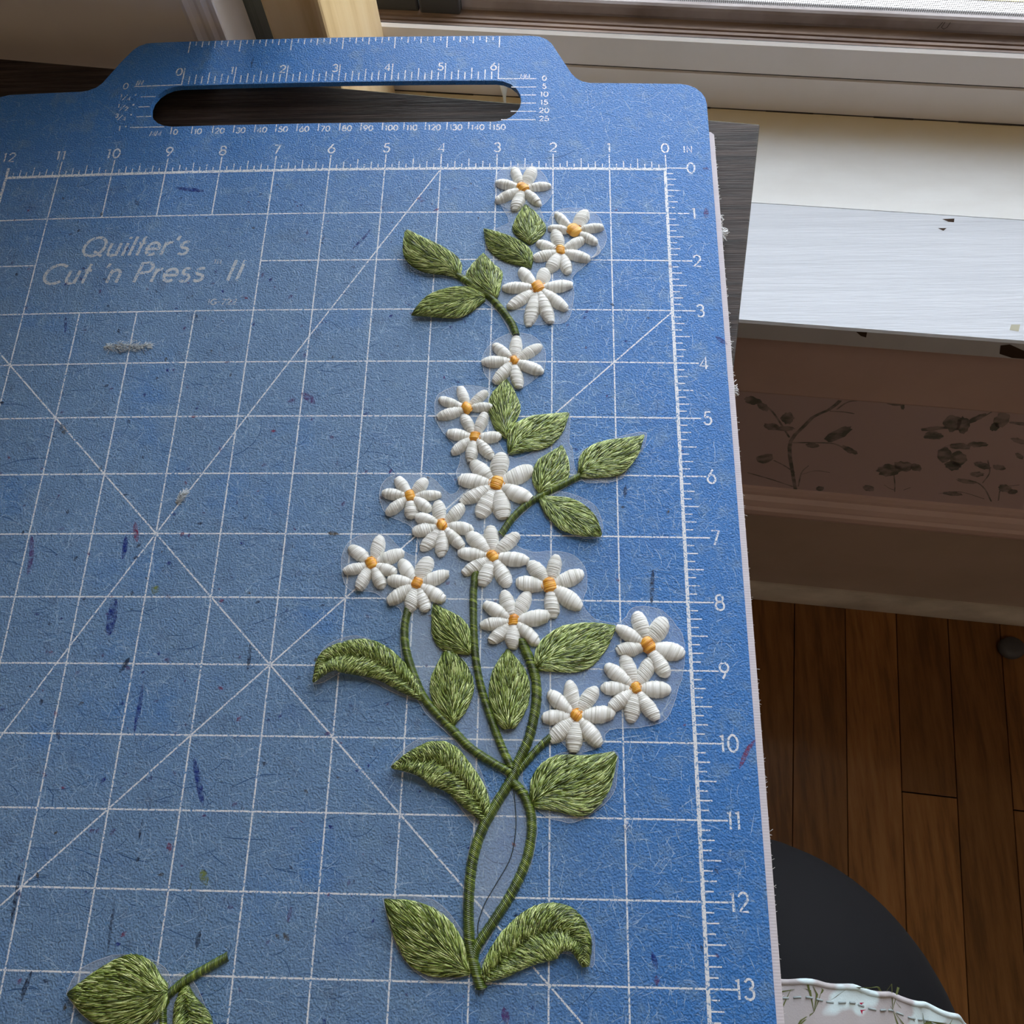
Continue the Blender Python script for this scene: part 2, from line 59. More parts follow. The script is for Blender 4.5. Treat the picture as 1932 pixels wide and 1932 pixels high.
PAPER_SHAPES = [[(-3.409,-12.951),(-3.444,-13.102),(-3.571,-13.177),(-3.742,-13.146),(-3.891,-13.021),(-3.959,-12.851),(-3.922,-12.702),(-3.795,-12.629),(-3.627,-12.66),(-3.48,-12.782)],[(-3.068,-13.422),(-3.12,-13.517),(-3.239,-13.503),(-3.38,-13.384),(-3.487,-13.207),(-3.52,-13.042),(-3.468,-12.949),(-3.35,-12.964),(-3.211,-13.08),(-3.103,-13.254)],[(-2.191,-13.794),(-2.177,-14.039),(-2.249,-14.208),(-2.381,-14.232),(-2.521,-14.103),(-2.614,-13.872),(-2.625,-13.629),(-2.551,-13.466),(-2.422,-13.443),(-2.285,-13.568)],[(-2.468,-14.563),(-2.504,-14.694),(-2.638,-14.755),(-2.818,-14.721),(-2.973,-14.606),(-3.045,-14.455),(-3.007,-14.325),(-2.874,-14.266),(-2.697,-14.299),(-2.542,-14.412)],[(-2.029,-14.496),(-2.068,-14.607),(-2.216,-14.699),(-2.417,-14.737),(-2.594,-14.707),(-2.677,-14.619),(-2.636,-14.508),(-2.487,-14.417),(-2.288,-14.38),(-2.113,-14.41)],[(-.3,-14.072),(-.265,-14.352),(-.359,-14.733),(-.55,-15.072),(-.764,-15.233),(-.917,-15.15),(-.948,-14.856),(-.846,-14.471),(-.656,-14.144),(-.448,-13.994)],[(.351,-15.87),(.3,-15.956),(.144,-15.924),(-.056,-15.787),(-.223,-15.599),(-.293,-15.431),(-.241,-15.347),(-.088,-15.378),(.11,-15.512),(.278,-15.7)],[(-2.221,-16.667),(-2.212,-16.923),(-2.316,-17.159),(-2.495,-17.283),(-2.679,-17.245),(-2.795,-17.06),(-2.8,-16.803),(-2.693,-16.571),(-2.517,-16.452),(-2.337,-16.489)],[(-.975,-15.562),(-.995,-15.675),(-1.095,-15.745),(-1.238,-15.744),(-1.368,-15.674),(-1.435,-15.561),(-1.414,-15.449),(-1.313,-15.38),(-1.172,-15.381),(-1.043,-15.45)],[(.06,-18.885),(.064,-19.018),(.01,-19.114),(-.083,-19.135),(-.178,-19.074),(-.238,-18.954),(-.241,-18.822),(-.187,-18.728),(-.095,-18.707),(-.001,-18.767)],[(2.126,-16.722),(2.153,-17.024),(2.022,-17.283),(1.782,-17.396),(1.527,-17.317),(1.358,-17.078),(1.338,-16.775),(1.472,-16.523),(1.707,-16.416),(1.956,-16.491)],[(2.443,-16.535),(2.449,-16.773),(2.318,-16.921),(2.1,-16.921),(1.881,-16.773),(1.746,-16.535),(1.745,-16.301),(1.877,-16.158),(2.09,-16.158),(2.306,-16.301)],[(2.732,-16.642),(2.72,-16.787),(2.622,-16.83),(2.477,-16.754),(2.341,-16.59),(2.265,-16.4),(2.279,-16.258),(2.375,-16.216),(2.518,-16.29),(2.654,-16.452)],[(1.757,-18.591),(1.75,-18.742),(1.659,-18.818),(1.517,-18.79),(1.381,-18.669),(1.302,-18.502),(1.311,-18.354),(1.402,-18.279),(1.541,-18.307),(1.677,-18.425)],[(.691,-12.408),(.663,-12.463),(.556,-12.496),(.412,-12.494),(.286,-12.458),(.226,-12.403),(.256,-12.348),(.362,-12.315),(.505,-12.317),(.631,-12.352)],[(.789,-12.513),(.815,-12.626),(.809,-12.701),(.772,-12.707),(.72,-12.643),(.672,-12.534),(.646,-12.421),(.653,-12.348),(.689,-12.342),(.741,-12.405)],[(2.759,-13.239),(2.828,-13.559),(2.767,-13.78),(2.597,-13.813),(2.387,-13.642),(2.219,-13.339),(2.156,-13.023),(2.22,-12.812),(2.385,-12.782),(2.59,-12.944)],[(3.049,-13.384),(3.107,-13.702),(3.058,-13.887),(2.918,-13.861),(2.744,-13.636),(2.603,-13.304),(2.55,-12.993),(2.601,-12.819),(2.736,-12.843),(2.907,-13.057)],[(2.436,-13.571),(2.398,-13.678),(2.234,-13.804),(2.004,-13.9),(1.798,-13.928),(1.695,-13.879),(1.736,-13.77),(1.902,-13.645),(2.131,-13.55),(2.334,-13.523)],[(2.536,-14.122),(2.541,-14.304),(2.428,-14.44),(2.239,-14.477),(2.047,-14.4),(1.928,-14.24),(1.927,-14.058),(2.041,-13.925),(2.227,-13.89),(2.416,-13.965)],[(3.194,-12.527),(3.214,-12.661),(3.169,-12.866),(3.075,-13.063),(2.967,-13.177),(2.888,-13.161),(2.87,-13.022),(2.917,-12.815),(3.012,-12.621),(3.117,-12.512)],[(3.736,-12.354),(3.892,-12.585),(3.999,-12.91),(4.015,-13.209),(3.93,-13.363),(3.778,-13.309),(3.619,-13.068),(3.515,-12.738),(3.504,-12.448),(3.589,-12.303)],[(3.803,-13.103),(3.874,-13.254),(3.897,-13.42),(3.862,-13.537),(3.782,-13.559),(3.688,-13.478),(3.617,-13.325),(3.596,-13.16),(3.631,-13.045),(3.71,-13.024)],[(3.286,-15.387),(3.367,-15.728),(3.327,-15.962),(3.18,-15.993),(2.984,-15.808),(2.817,-15.484),(2.742,-15.147),(2.785,-14.925),(2.928,-14.896),(3.118,-15.071)],[(3.866,-15.666),(3.92,-16.029),(3.827,-16.233),(3.62,-16.194),(3.383,-15.928),(3.209,-15.544),(3.163,-15.191),(3.257,-14.999),(3.457,-15.036),(3.688,-15.288)],[(3.878,-16.206),(3.892,-16.426),(3.783,-16.541),(3.593,-16.505),(3.398,-16.332),(3.272,-16.092),(3.262,-15.876),(3.371,-15.765),(3.557,-15.8),(3.75,-15.967)],[(3.641,-14.739),(3.613,-14.866),(3.449,-14.944),(3.211,-14.943),(2.991,-14.863),(2.875,-14.735),(2.906,-14.609),(3.07,-14.532),(3.305,-14.534),(3.523,-14.612)],[(4.018,-14.458),(4.006,-14.58),(3.884,-14.679),(3.696,-14.716),(3.517,-14.678),(3.415,-14.578),(3.429,-14.455),(3.553,-14.358),(3.739,-14.321),(3.916,-14.359)],[(4.787,-16.071),(4.77,-16.2),(4.637,-16.236),(4.438,-16.166),(4.252,-16.017),(4.149,-15.847),(4.168,-15.721),(4.3,-15.686),(4.495,-15.754),(4.681,-15.901)],[(5.238,-15.982),(5.242,-16.103),(5.159,-16.178),(5.019,-16.178),(4.877,-16.102),(4.788,-15.981),(4.785,-15.861),(4.869,-15.787),(5.008,-15.787),(5.148,-15.861)],[(4.785,-16.599),(4.796,-16.733),(4.721,-16.835),(4.589,-16.864),(4.451,-16.809),(4.361,-16.692),(4.352,-16.558),(4.427,-16.458),(4.558,-16.43),(4.694,-16.483)],[(4.774,-18.353),(4.741,-18.457),(4.582,-18.523),(4.357,-18.524),(4.153,-18.46),(4.049,-18.356),(4.083,-18.253),(4.243,-18.188),(4.466,-18.187),(4.668,-18.25)],[(4.844,-17.331),(4.809,-17.431),(4.643,-17.466),(4.409,-17.421),(4.199,-17.314),(4.092,-17.187),(4.128,-17.088),(4.294,-17.054),(4.525,-17.098),(4.735,-17.203)],[(6.132,-17.592),(6.149,-17.765),(6.063,-17.853),(5.905,-17.823),(5.738,-17.686),(5.627,-17.496),(5.613,-17.325),(5.699,-17.239),(5.854,-17.269),(6.019,-17.403)],[(6.376,-17.737),(6.397,-17.861),(6.347,-17.952),(6.247,-17.976),(6.135,-17.922),(6.054,-17.812),(6.035,-17.689),(6.084,-17.599),(6.184,-17.576),(6.295,-17.629)],[(5.112,-14.152),(5.089,-14.24),(4.959,-14.255),(4.771,-14.192),(4.6,-14.075),(4.509,-13.95),(4.534,-13.864),(4.663,-13.849),(4.848,-13.911),(5.02,-14.027)],[(5.462,-15.204),(5.439,-15.266),(5.344,-15.245),(5.213,-15.148),(5.097,-15.015),(5.041,-14.895),(5.064,-14.835),(5.158,-14.856),(5.287,-14.951),(5.403,-15.084)],[(4.632,-12.952),(4.599,-13.014),(4.46,-13.052),(4.269,-13.05),(4.099,-13.009),(4.015,-12.946),(4.05,-12.884),(4.189,-12.847),(4.379,-12.848),(4.548,-12.889)]]
SILL_CHIPS = [[(-.443,2.659),(-.152,2.7),(-.17,2.585),(-.296,2.591)],[(-.557,2.377),(-.356,2.394),(-.435,2.307)],[(.969,-.265),(1.172,-.247),(1.121,-.44),(.922,-.414)]]
NOSE_CHIPS = [[(-2.546,-6.063),(-2.295,-6.05),(-2.253,-6.271),(-2.39,-6.222)],[(.777,-6.178),(.949,-6.107),(1.363,-6.322),(1.59,-6.832),(1.243,-6.788),(.902,-6.53)]]
INK_MARKS = [('blue',.07,[(-8.7342,-.3882),(-8.5158,-.4185),(-8.217,-.4744)]),('blue',.04,[(-10.2327,-3.0638),(-10.178,-3.3279),(-10.1835,-3.3903)]),('blue',.05,[(-7.8071,-9.2892),(-7.804,-9.6648),(-7.8189,-9.9744)]),('blue',.07,[(-6.9109,-10.3093),(-6.8093,-10.5908),(-6.692,-10.9361)]),('blue',.04,[(-5.4305,-1.776),(-5.2238,-1.4987),(-5.1431,-1.3528)]),('purple',.09,[(-6.0212,-4.5912),(-5.8649,-4.6883),(-5.7779,-4.7847)]),('red',.06,[(-8.359,-6.8117),(-8.3044,-7.0282),(-8.2698,-7.1312)]),('red',.05,[(.8026,-9.9324),(.6837,-10.0765),(.5584,-10.3241)]),('black',.05,[(-.5042,-7.5135),(-.5298,-7.7983),(-.546,-8.0388)]),('black',.045,[(-.8734,-6.1593),(-.8869,-6.3787)]),('purple',.06,[(.6493,-.0),(.7611,-.0098)]),('purple',.07,[(.6548,-.869),(.6415,-1.0981)]),('purple',.08,[(-2.5591,-13.2578),(-2.5088,-13.4426)]),('blue',.06,[(-8.462,-7.0279),(-8.4406,-7.2844),(-8.4506,-7.4114)]),('blue',.12,[(-8.443,-8.0336),(-8.4476,-8.3571),(-8.4431,-8.596)]),('purple',.06,[(-9.9549,-7.0221),(-9.879,-7.366),(-9.8804,-7.6616)]),('green',.12,[(-7.8925,-7.9505),(-7.8324,-7.8273)]),('green',.09,[(-6.5959,-11.7391),(-6.4965,-11.9324)]),('green',.07,[(-6.6999,-11.9041),(-6.7137,-12.0014)]),('black',.04,[(-6.3263,-8.6997),(-6.3121,-8.9319),(-6.3156,-9.0852)]),('red',.07,[(-7.0923,-11.4176),(-7.0474,-11.5169)]),('red',.06,[(-5.3495,-11.1039),(-5.2964,-11.13)]),('black',.05,[(-6.5021,-12.4732),(-6.5256,-12.6914)]),('black',.03,[(-7.7019,-12.1509),(-7.6888,-12.5316),(-7.6766,-12.7496)]),('black',.025,[(-7.4926,-11.1206),(-7.5045,-11.3916)]),('blue',.05,[(-.6999,-12.5904),(-.6411,-12.8)]),('purple',.06,[(-.6566,-12.8601),(-.6478,-12.9787)]),('black',.04,[(-9.055,-11.7871),(-9.0623,-11.9192),(-9.0403,-12.4996)]),('black',.05,[(-8.6421,-13.0015),(-8.6968,-13.2345),(-8.705,-13.3553)]),('black',.035,[(-7.7325,2.7341),(-7.7386,2.4623)]),('brown',.08,[(-9.8888,-5.1115),(-9.7607,-5.3034)]),('brown',.06,[(-5.3622,-6.9811),(-5.1827,-7.0058)]),('black',.06,[(-8.1847,-9.1397),(-8.0694,-8.9074)]),('black',.05,[(-8.9408,-9.9354),(-8.8796,-10.0814)]),('blue',.06,[(.6573,-3.4903),(.8368,-3.6381)]),('purple',.05,[(-6.2195,-4.7447),(-6.0797,-4.6875)]),('blue',.05,[(-8.1117,-10.5745),(-8.1695,-10.667)]),('brown',.05,[(-9.7711,-3.0012),(-9.7203,-3.0236)]),('black',.06,[(-9.451,-.6387),(-9.3615,-.7594)]),('brown',.06,[(-5.41,-12.4798),(-5.3309,-12.5711)]),('purple',.04,[(-5.341,-12.1643),(-5.3688,-12.354)])]

# ------------------------------------------------------------------ helpers
def material(name, col, rough=0.5, spec=0.5):
    m = bpy.data.materials.new(name); m.use_nodes = True
    b = m.node_tree.nodes['Principled BSDF']
    b.inputs['Base Color'].default_value = (*col, 1); b.inputs['Roughness'].default_value = rough
    b.inputs['Specular IOR Level'].default_value = spec
    return m, m.node_tree.nodes, m.node_tree.links, b
def coords(n, l, scale=(1, 1, 1), rot=(0, 0, 0)):
    t = n.new('ShaderNodeTexCoord'); mp = n.new('ShaderNodeMapping')
    mp.inputs['Scale'].default_value = scale; mp.inputs['Rotation'].default_value = rot
    l.new(t.outputs['Object'], mp.inputs[0]); return mp.outputs[0]
def nz(n, l, vec, scale, detail=3, rough=0.5):
    t = n.new('ShaderNodeTexNoise'); t.inputs['Scale'].default_value = scale; t.inputs['Detail'].default_value = detail
    t.inputs['Roughness'].default_value = rough
    l.new(vec, t.inputs['Vector']); return t.outputs['Fac']
def ramp(n, l, fac, stops):
    r = n.new('ShaderNodeValToRGB'); e = r.color_ramp.elements
    while len(e) < len(stops): e.new(0.5)
    for q, (p, c) in zip(e, stops): q.position = p; q.color = (*c, 1) if len(c) == 3 else c
    l.new(fac, r.inputs[0]); return r.outputs[0]
def bump(n, l, b, h, strength, dist):
    k = n.new('ShaderNodeBump'); k.inputs['Strength'].default_value = strength; k.inputs['Distance'].default_value = dist
    l.new(h, k.inputs['Height'])
    if b.inputs['Normal'].links: l.new(b.inputs['Normal'].links[0].from_socket, k.inputs['Normal'])
    l.new(k.outputs[0], b.inputs['Normal'])
def mixc(n, l, f, a, b):
    k = n.new('ShaderNodeMix'); k.data_type = 'RGBA'
    for s, v in ((0, f), (6, a), (7, b)):
        if isinstance(v, (int, float)): k.inputs[s].default_value = v
        elif isinstance(v, tuple): k.inputs[s].default_value = (*v, 1)
        else: l.new(v, k.inputs[s])
    return k.outputs[2]

class MB:
    """collects inch geometry, links it as one object"""
    def __init__(s): s.v = []; s.f = []; s.t = []
    def add(s, vs, fs, tone=None):
        o = len(s.v); s.v += [tuple(q) for q in vs]; s.f += [tuple(i + o for i in q) for q in fs]
        if tone is not None: s.t += [tone] * len(vs)
    def build(s, name, m, parent=None, smooth=True):
        me = bpy.data.meshes.new(name)
        a = np.array(s.v, dtype=np.float64) * S
        me.from_pydata(a.tolist(), [], s.f)
        if smooth: me.polygons.foreach_set('use_smooth', [True] * len(me.polygons))
        if s.t:
            at = me.attributes.new('tone', 'FLOAT', 'POINT'); at.data.foreach_set('value', s.t)
        me.materials.append(m); me.update()
        o = bpy.data.objects.new(name, me); C.objects.link(o)
        if parent is not None: o.parent = parent
        return o
def empty(name, parent=None, loc=None):
    o = bpy.data.objects.new(name, None); C.objects.link(o); o.empty_display_size = 0.02
    if parent is not None: o.parent = parent
    return o
def tag(o, label=None, cat=None, group=None, kind=None):
    if label: o['label'] = label
    if cat: o['category'] = cat
    if group: o['group'] = group
    if kind: o['kind'] = kind
    return o
def part_label(o, s): o['label'] = s; return o

def warp(x, y):                                   # the old mat has a slight bow
    a = (x + 6) / 6; b = (y + 6.5) / 6.5
    return -0.10874676 * a * a - 0.02517368 * a * b - 0.01420462 * b * b
def onm(x, y, dz=0.0): return (x, y, warp(x, y) + dz)

def catmull(pts, n):
    P = [np.array(p, float) for p in pts]; P = [2 * P[0] - P[1]] + P + [2 * P[-1] - P[-2]]
    out = []; k = len(P) - 3
    for i in range(n):
        t = i / (n - 1) * k; j = min(int(t), k - 1); t -= j
        a, b, c, d = P[j:j + 4]
        out.append(.5 * (2 * b + (c - a) * t + (2 * a - 5 * b + 4 * c - d) * t * t + (3 * b - a - 3 * c + d) * t ** 3))
    return out

def ribbon(mb, pts, w, lift, fn=onm, step=0.6, taper=False, tone=None):
    P = [np.array(p, float) for p in pts]; Q = [P[0]]
    for a, b in zip(P, P[1:]):
        k = max(1, int(np.linalg.norm(b - a) / step))
        Q += [a + (b - a) * (i + 1) / k for i in range(k)]
    vs = []; n = len(Q)
    for i, q in enumerate(Q):
        d = Q[min(i + 1, n - 1)] - Q[max(i - 1, 0)]; d /= (np.linalg.norm(d) + 1e-9); m = np.array((-d[1], d[0]))
        ww = w * .5 * ((.15 + .85 * math.sin(math.pi * i / (n - 1)) ** .5) if taper else 1)
        a = q + m * ww; b = q - m * ww
        vs += [fn(a[0], a[1], lift), fn(b[0], b[1], lift)]
    mb.add(vs, [(2 * i, 2 * i + 1, 2 * i + 3, 2 * i + 2) for i in range(n - 1)], tone)

def box(mb, p0, p1, fn=None):
    (x0, y0, z0), (x1, y1, z1) = p0, p1
    vs = [(x, y, z) for z in (z0, z1) for y in (y0, y1) for x in (x0, x1)]
    if fn: vs = [fn(*q) for q in vs]
    mb.add(vs, [(0, 2, 3, 1), (4, 5, 7, 6), (0, 1, 5, 4), (2, 6, 7, 3), (0, 4, 6, 2), (1, 3, 7, 5)])

def profile(mb, pv, u0, u1, fn=RW, caps=True, n=1):
    """extrude a closed (v, z) profile along u"""
    k = len(pv); vs = []
    for i in range(n + 1):
        u = u0 + (u1 - u0) * i / n; vs += [fn(u, v, z) for v, z in pv]
    fs = []
    for i in range(n):
        for j in range(k):
            a, b = i * k + j, i * k + (j + 1) % k; fs.append((a, b, b + k, a + k))
    if caps:
        fs.append(tuple(range(k - 1, -1, -1))); fs.append(tuple(range(n * k, n * k + k)))
    mb.add(vs, fs)

def bevel(o, w, seg=2, ang=35):
    m = o.modifiers.new('bevel', 'BEVEL'); m.width = w * S; m.segments = seg; m.limit_method = 'ANGLE'; m.angle_limit = math.radians(ang)
    return o

def tube(mb, pts, r, k=5, tone=None):
    P = [np.array(p, float) for p in pts]; n = len(P); vs = []
    for i, p in enumerate(P):
        d = P[min(i + 1, n - 1)] - P[max(i - 1, 0)]; d /= (np.linalg.norm(d) + 1e-9)
        a = np.cross(d, (0, 0, 1)); a = a / (np.linalg.norm(a) + 1e-9) if np.linalg.norm(a) > 1e-3 else np.array((1., 0, 0)); b = np.cross(a, d)
        rr = r[i] if isinstance(r, (list, tuple)) else r
        vs += [p + rr * (math.cos(2 * math.pi * j / k) * a + math.sin(2 * math.pi * j / k) * b) for j in range(k)]
    fs = [(i * k + j, i * k + (j + 1) % k, (i + 1) * k + (j + 1) % k, (i + 1) * k + j) for i in range(n - 1) for j in range(k)]
    fs += [tuple(range(k - 1, -1, -1)), tuple(range((n - 1) * k, n * k))]
    mb.add(vs, fs, tone)

def plate(name, m, rings, thick, lift=0.0, grid=0.7, parent=None):
    """flat board with holes, cut on a grid so that it can follow the bow"""
    bm = bmesh.new(); E = []
    for r in rings:
        vs = [bm.verts.new((x, y, 0)) for x, y in r]
        E += [bm.edges.new((vs[i], vs[(i + 1) % len(vs)])) for i in range(len(vs))]
    bmesh.ops.triangle_fill(bm, use_beauty=True, use_dissolve=False, edges=E)
    xs = [q[0] for q in rings[0]]; ys = [q[1] for q in rings[0]]
    for ax, lo, hi in ((0, min(xs), max(xs)), (1, min(ys), max(ys))):
        c = lo + grid
        while c < hi - .01:
            co = [0, 0, 0]; no = [0, 0, 0]; co[ax] = c; no[ax] = 1
            bmesh.ops.bisect_plane(bm, geom=bm.verts[:] + bm.edges[:] + bm.faces[:], plane_co=co, plane_no=no, dist=1e-5)
            c += grid
    bmesh.ops.recalc_face_normals(bm, faces=bm.faces)
    bm.normal_update()
    if sum(f.normal.z for f in bm.faces) < 0: bmesh.ops.reverse_faces(bm, faces=bm.faces)
    if thick:
        top = bm.faces[:]
        r = bmesh.ops.extrude_face_region(bm, geom=top)
        nv = [g for g in r['geom'] if isinstance(g, bmesh.types.BMVert)]
        for q in nv: q.co.z += thick            # new verts are the top, the old ones become the underside
        bmesh.ops.reverse_faces(bm, faces=[f for f in top if f.is_valid])
        for q in bm.verts: q.co.z -= thick
        bmesh.ops.recalc_face_normals(bm, faces=bm.faces)
    for q in bm.verts:
        q.co.z += warp(q.co.x, q.co.y) + lift; q.co *= S
    me = bpy.data.meshes.new(name); bm.to_mesh(me); bm.free(); me.materials.append(m)
    o = bpy.data.objects.new(name, me); C.objects.link(o)
    if parent is not None: o.parent = parent
    return o

# ------------------------------------------------------------------ materials
# blue cutting mat
M_MAT, n, l, b = material('blue_mat_plastic', (.04, .2, .5), .42, .45)
vec = coords(n, l)
sp = n.new('ShaderNodeSeparateXYZ'); l.new(vec, sp.inputs[0])
def sstep(val, e0, e1):
    q = n.new('ShaderNodeMapRange'); q.interpolation_type = 'SMOOTHSTEP'
    q.inputs['From Min'].default_value = e0; q.inputs['From Max'].default_value = e1; l.new(val, q.inputs['Value']); return q.outputs[0]
def mul(a, c2):
    q = n.new('ShaderNodeMath'); q.operation = 'MULTIPLY'; l.new(a, q.inputs[0])
    if isinstance(c2, float): q.inputs[1].default_value = c2
    else: l.new(c2, q.inputs[1])
    return q.outputs[0]
big = nz(n, l, vec, 22, 4, .6); mid = nz(n, l, vec, 120, 4, .6); fine = nz(n, l, vec, 900, 3, .6)
worn = mul(sstep(sp.outputs['X'], .3 * S, -4.0 * S), sstep(sp.outputs['Y'], 2.0 * S, -3.0 * S))   # rubbed pale where it is used most
wornn = mul(worn, sstep(big, .12, .50))
col = mixc(n, l, wornn, (.034, .185, .52), (.132, .245, .425))
col = mixc(n, l, mul(sstep(mid, .50, .72), .45), col, (.17, .29, .44))
col = mixc(n, l, mul(mul(sstep(nz(n, l, vec, 70, 5, .7), .56, .72), worn), .45), col, (.055, .09, .16))
col = mixc(n, l, mul(sstep(nz(n, l, coords(n, l, (1, 1, 1)), 46, 3, .6), .60, .74), .22), col, (.03, .10, .33))
col = mixc(n, l, mul(sstep(fine, .52, .70), .40), col, (.24, .40, .58))
l.new(col, b.inputs['Base Color'])
pebble = n.new('ShaderNodeTexVoronoi'); pebble.feature = 'SMOOTH_F1'; pebble.inputs['Scale'].default_value = 1500; l.new(vec, pebble.inputs['Vector'])
bump(n, l, b, pebble.outputs['Distance'], .9, .0006)
bump(n, l, b, nz(n, l, vec, 1500, 4, .7), 1.0, .0005)
bump(n, l, b, nz(n, l, coords(n, l, (1, .12, 1)), 1500, 2), .25, .0003)
# worn print: speckled, lets the mat show between
def print_mat(name, c, lo=.40, hi=.52, sc_=1500):
    m, n, l, b = material(name, c, .5, .3); v = coords(n, l)
    f = nz(n, l, v, sc_, 2, .6)
    l.new(ramp(n, l, f, [(lo - .06, (.07, .22, .46)), (hi - .04, c)]), b.inputs['Base Color'])
    bump(n, l, b, f, .5, .0002); return m
M_PRINT = print_mat('worn_white_print', (.72, .73, .74), .41, .53)
M_TITLE = print_mat('worn_grey_lettering', (.50, .52, .53), .40, .52, 1200)
M_SCR, n, l, b = material('mat_scratch', (.26, .44, .66), .45, .5)
l.new(ramp(n, l, nz(n, l, coords(n, l), 800, 2), [(.38, (.08, .21, .42)), (.54, (.38, .52, .68))]), b.inputs['Base Color'])  # pale tone paints in the light caught by raised scratch burrs
M_SCRD, n, l, b = material('mat_cut', (.02, .07, .18), .6, .2)
# threads
def thread_mat(name, stops, rough=.38, spec=.6, sheen=.0):
    m, n, l, b = material(name, stops[0][1], rough, spec)
    a = n.new('ShaderNodeAttribute'); a.attribute_name = 'tone'
    l.new(ramp(n, l, a.outputs['Fac'], stops), b.inputs['Base Color'])
    b.inputs['Sheen Weight'].default_value = sheen
    return m
M_LEAF = thread_mat('green_thread', [(0, (.04, .065, .007)), (.35, (.125, .19, .022)), (.7, (.36, .47, .10)), (1, (.80, .88, .40))], .33, .9)
M_STEM = thread_mat('dark_green_thread', [(0, (.028, .048, .004)), (.5, (.085, .135, .013)), (1, (.26, .34, .05))], .36, .8)
M_PETAL = thread_mat('white_thread', [(0, (.60, .59, .53)), (.5, (.76, .75, .70)), (1, (.86, .86, .82))], .45, .5, .15)
M_GOLD = thread_mat('golden_thread', [(0, (.55, .20, .012)), (.5, (.80, .36, .03)), (1, (.92, .52, .10))], .35, .7)
# sheer backing
M_NET = bpy.data.materials.new('sheer_organza'); M_NET.use_nodes = True
n = M_NET.node_tree.nodes; l = M_NET.node_tree.links; n.clear()
o_ = n.new('ShaderNodeOutputMaterial'); mx = n.new('ShaderNodeMixShader'); tr = n.new('ShaderNodeBsdfTransparent'); df = n.new('ShaderNodeBsdfPrincipled')
df.inputs['Base Color'].default_value = (.62, .68, .74, 1); df.inputs['Roughness'].default_value = .35
v = coords(n, l); ff = nz(n, l, v, 35, 2)
r = n.new('ShaderNodeMapRange'); r.inputs['To Min'].default_value = .12; r.inputs['To Max'].default_value = .32; l.new(ff, r.inputs['Value'])
l.new(r.outputs[0], mx.inputs[0]); l.new(tr.outputs[0], mx.inputs[1]); l.new(df.outputs[0], mx.inputs[2]); l.new(mx.outputs[0], o_.inputs[0])
M_FRAY, n, l, b = material('white_fray', (.80, .80, .80), .7, .2)
M_DARKTH, n, l, b = material('black_thread', (.02, .03, .02), .5, .4)
# desk laminate
M_DESK, n, l, b = material('dark_walnut_laminate', (.05, .035, .03), .48, .22)
v = coords(n, l, (1.2, 26, 1), (0, 0, math.radians(7.9)))
g = nz(n, l, v, 16, 6, .65)
cc = ramp(n, l, g, [(.34, (.010, .007, .006)), (.5, (.030, .019, .015)), (.66, (.064, .044, .037))])
l.new(cc, b.inputs['Base Color'])
g2 = nz(n, l, coords(n, l, (1, 60, 1), (0, 0, math.radians(7.9))), 34, 3, .7)
bump(n, l, b, g2, .7, .0006)
l.new(ramp(n, l, g2, [(.4, (.34, .34, .34)), (.6, (.55, .55, .55))]), b.inputs['Roughness'])
M_DESKE, n, l, b = material('desk_edge_band', (.07, .052, .045), .35, .5)
# pad fabric
M_PAD, n, l, b = material('pale_canvas', (.62, .56, .57), .85, .2)
v = coords(n, l); w = n.new('ShaderNodeTexWave'); w.inputs['Scale'].default_value = 330; w.bands_direction = 'Y'; l.new(v, w.inputs['Vector'])
w2 = n.new('ShaderNodeTexWave'); w2.inputs['Scale'].default_value = 330; w2.bands_direction = 'Z'; l.new(v, w2.inputs['Vector'])
ad = n.new('ShaderNodeMath'); ad.operation = 'ADD'; l.new(w.outputs[1], ad.inputs[0]); l.new(w2.outputs[1], ad.inputs[1])
bump(n, l, b, ad.outputs[0], .35, .0001)
# paints
def paint(name, c, c2, rough=.45, brush=(1, 18, 1), bs=.25, spec=.4, sc_=9):
    m, n, l, b = material(name, c, rough, spec)
    v = coords(n, l, brush, (0, 0, -YAW)); f = nz(n, l, v, sc_, 5, .6)
    l.new(ramp(n, l, f, [(.35, c2), (.6, c)]), b.inputs['Base Color'])
    bump(n, l, b, nz(n, l, v, 30, 4, .6), bs, .0006); return m
M_SILL = paint('white_sill_paint', (.60, .62, .66), (.55, .57, .61), .4, (1, 22, 1), .45)
M_SILL2 = paint('aged_sill_paint', (.80, .80, .78), (.74, .73, .70), .4, (1, 3, 1), .15)
n, l, b = M_SILL2.node_tree.nodes, M_SILL2.node_tree.links, M_SILL2.node_tree.nodes['Principled BSDF']
q = coords(n, l, (1, 1, 1), (0, 0, -YAW)); sp = n.new('ShaderNodeSeparateXYZ'); l.new(q, sp.inputs[0])
m1 = n.new('ShaderNodeMath'); m1.operation = 'MULTIPLY_ADD'; m1.inputs[1].default_value = .012; l.new(nz(n, l, q, 40, 3), m1.inputs[0]); l.new(sp.outputs['Y'], m1.inputs[2])
yb = (-ux * 0 + (-math.sin(-YAW) * 0) + (ux * OY - uy * OX)) * S      # yellow grime band along the frame at the back
mr = n.new('ShaderNodeMapRange'); mr.interpolation_type = 'SMOOTHSTEP'; mr.inputs['From Min'].default_value = yb + 4.7 * S; mr.inputs['From Max'].default_value = yb + 6.1 * S; l.new(m1.outputs[0], mr.inputs['Value'])
l.new(mixc(n, l, mr.outputs[0], b.inputs['Base Color'].links[0].from_socket, (.62, .52, .34)), b.inputs['Base Color'])
M_FRAME = paint('window_frame_vinyl', (.80, .76, .74), (.74, .70, .66), .45, (1, 4, 1), .1)
M_TRACK = paint('dusty_track', (.27, .19, .145), (.13, .085, .065), .6, (1, 10, 1), .5)
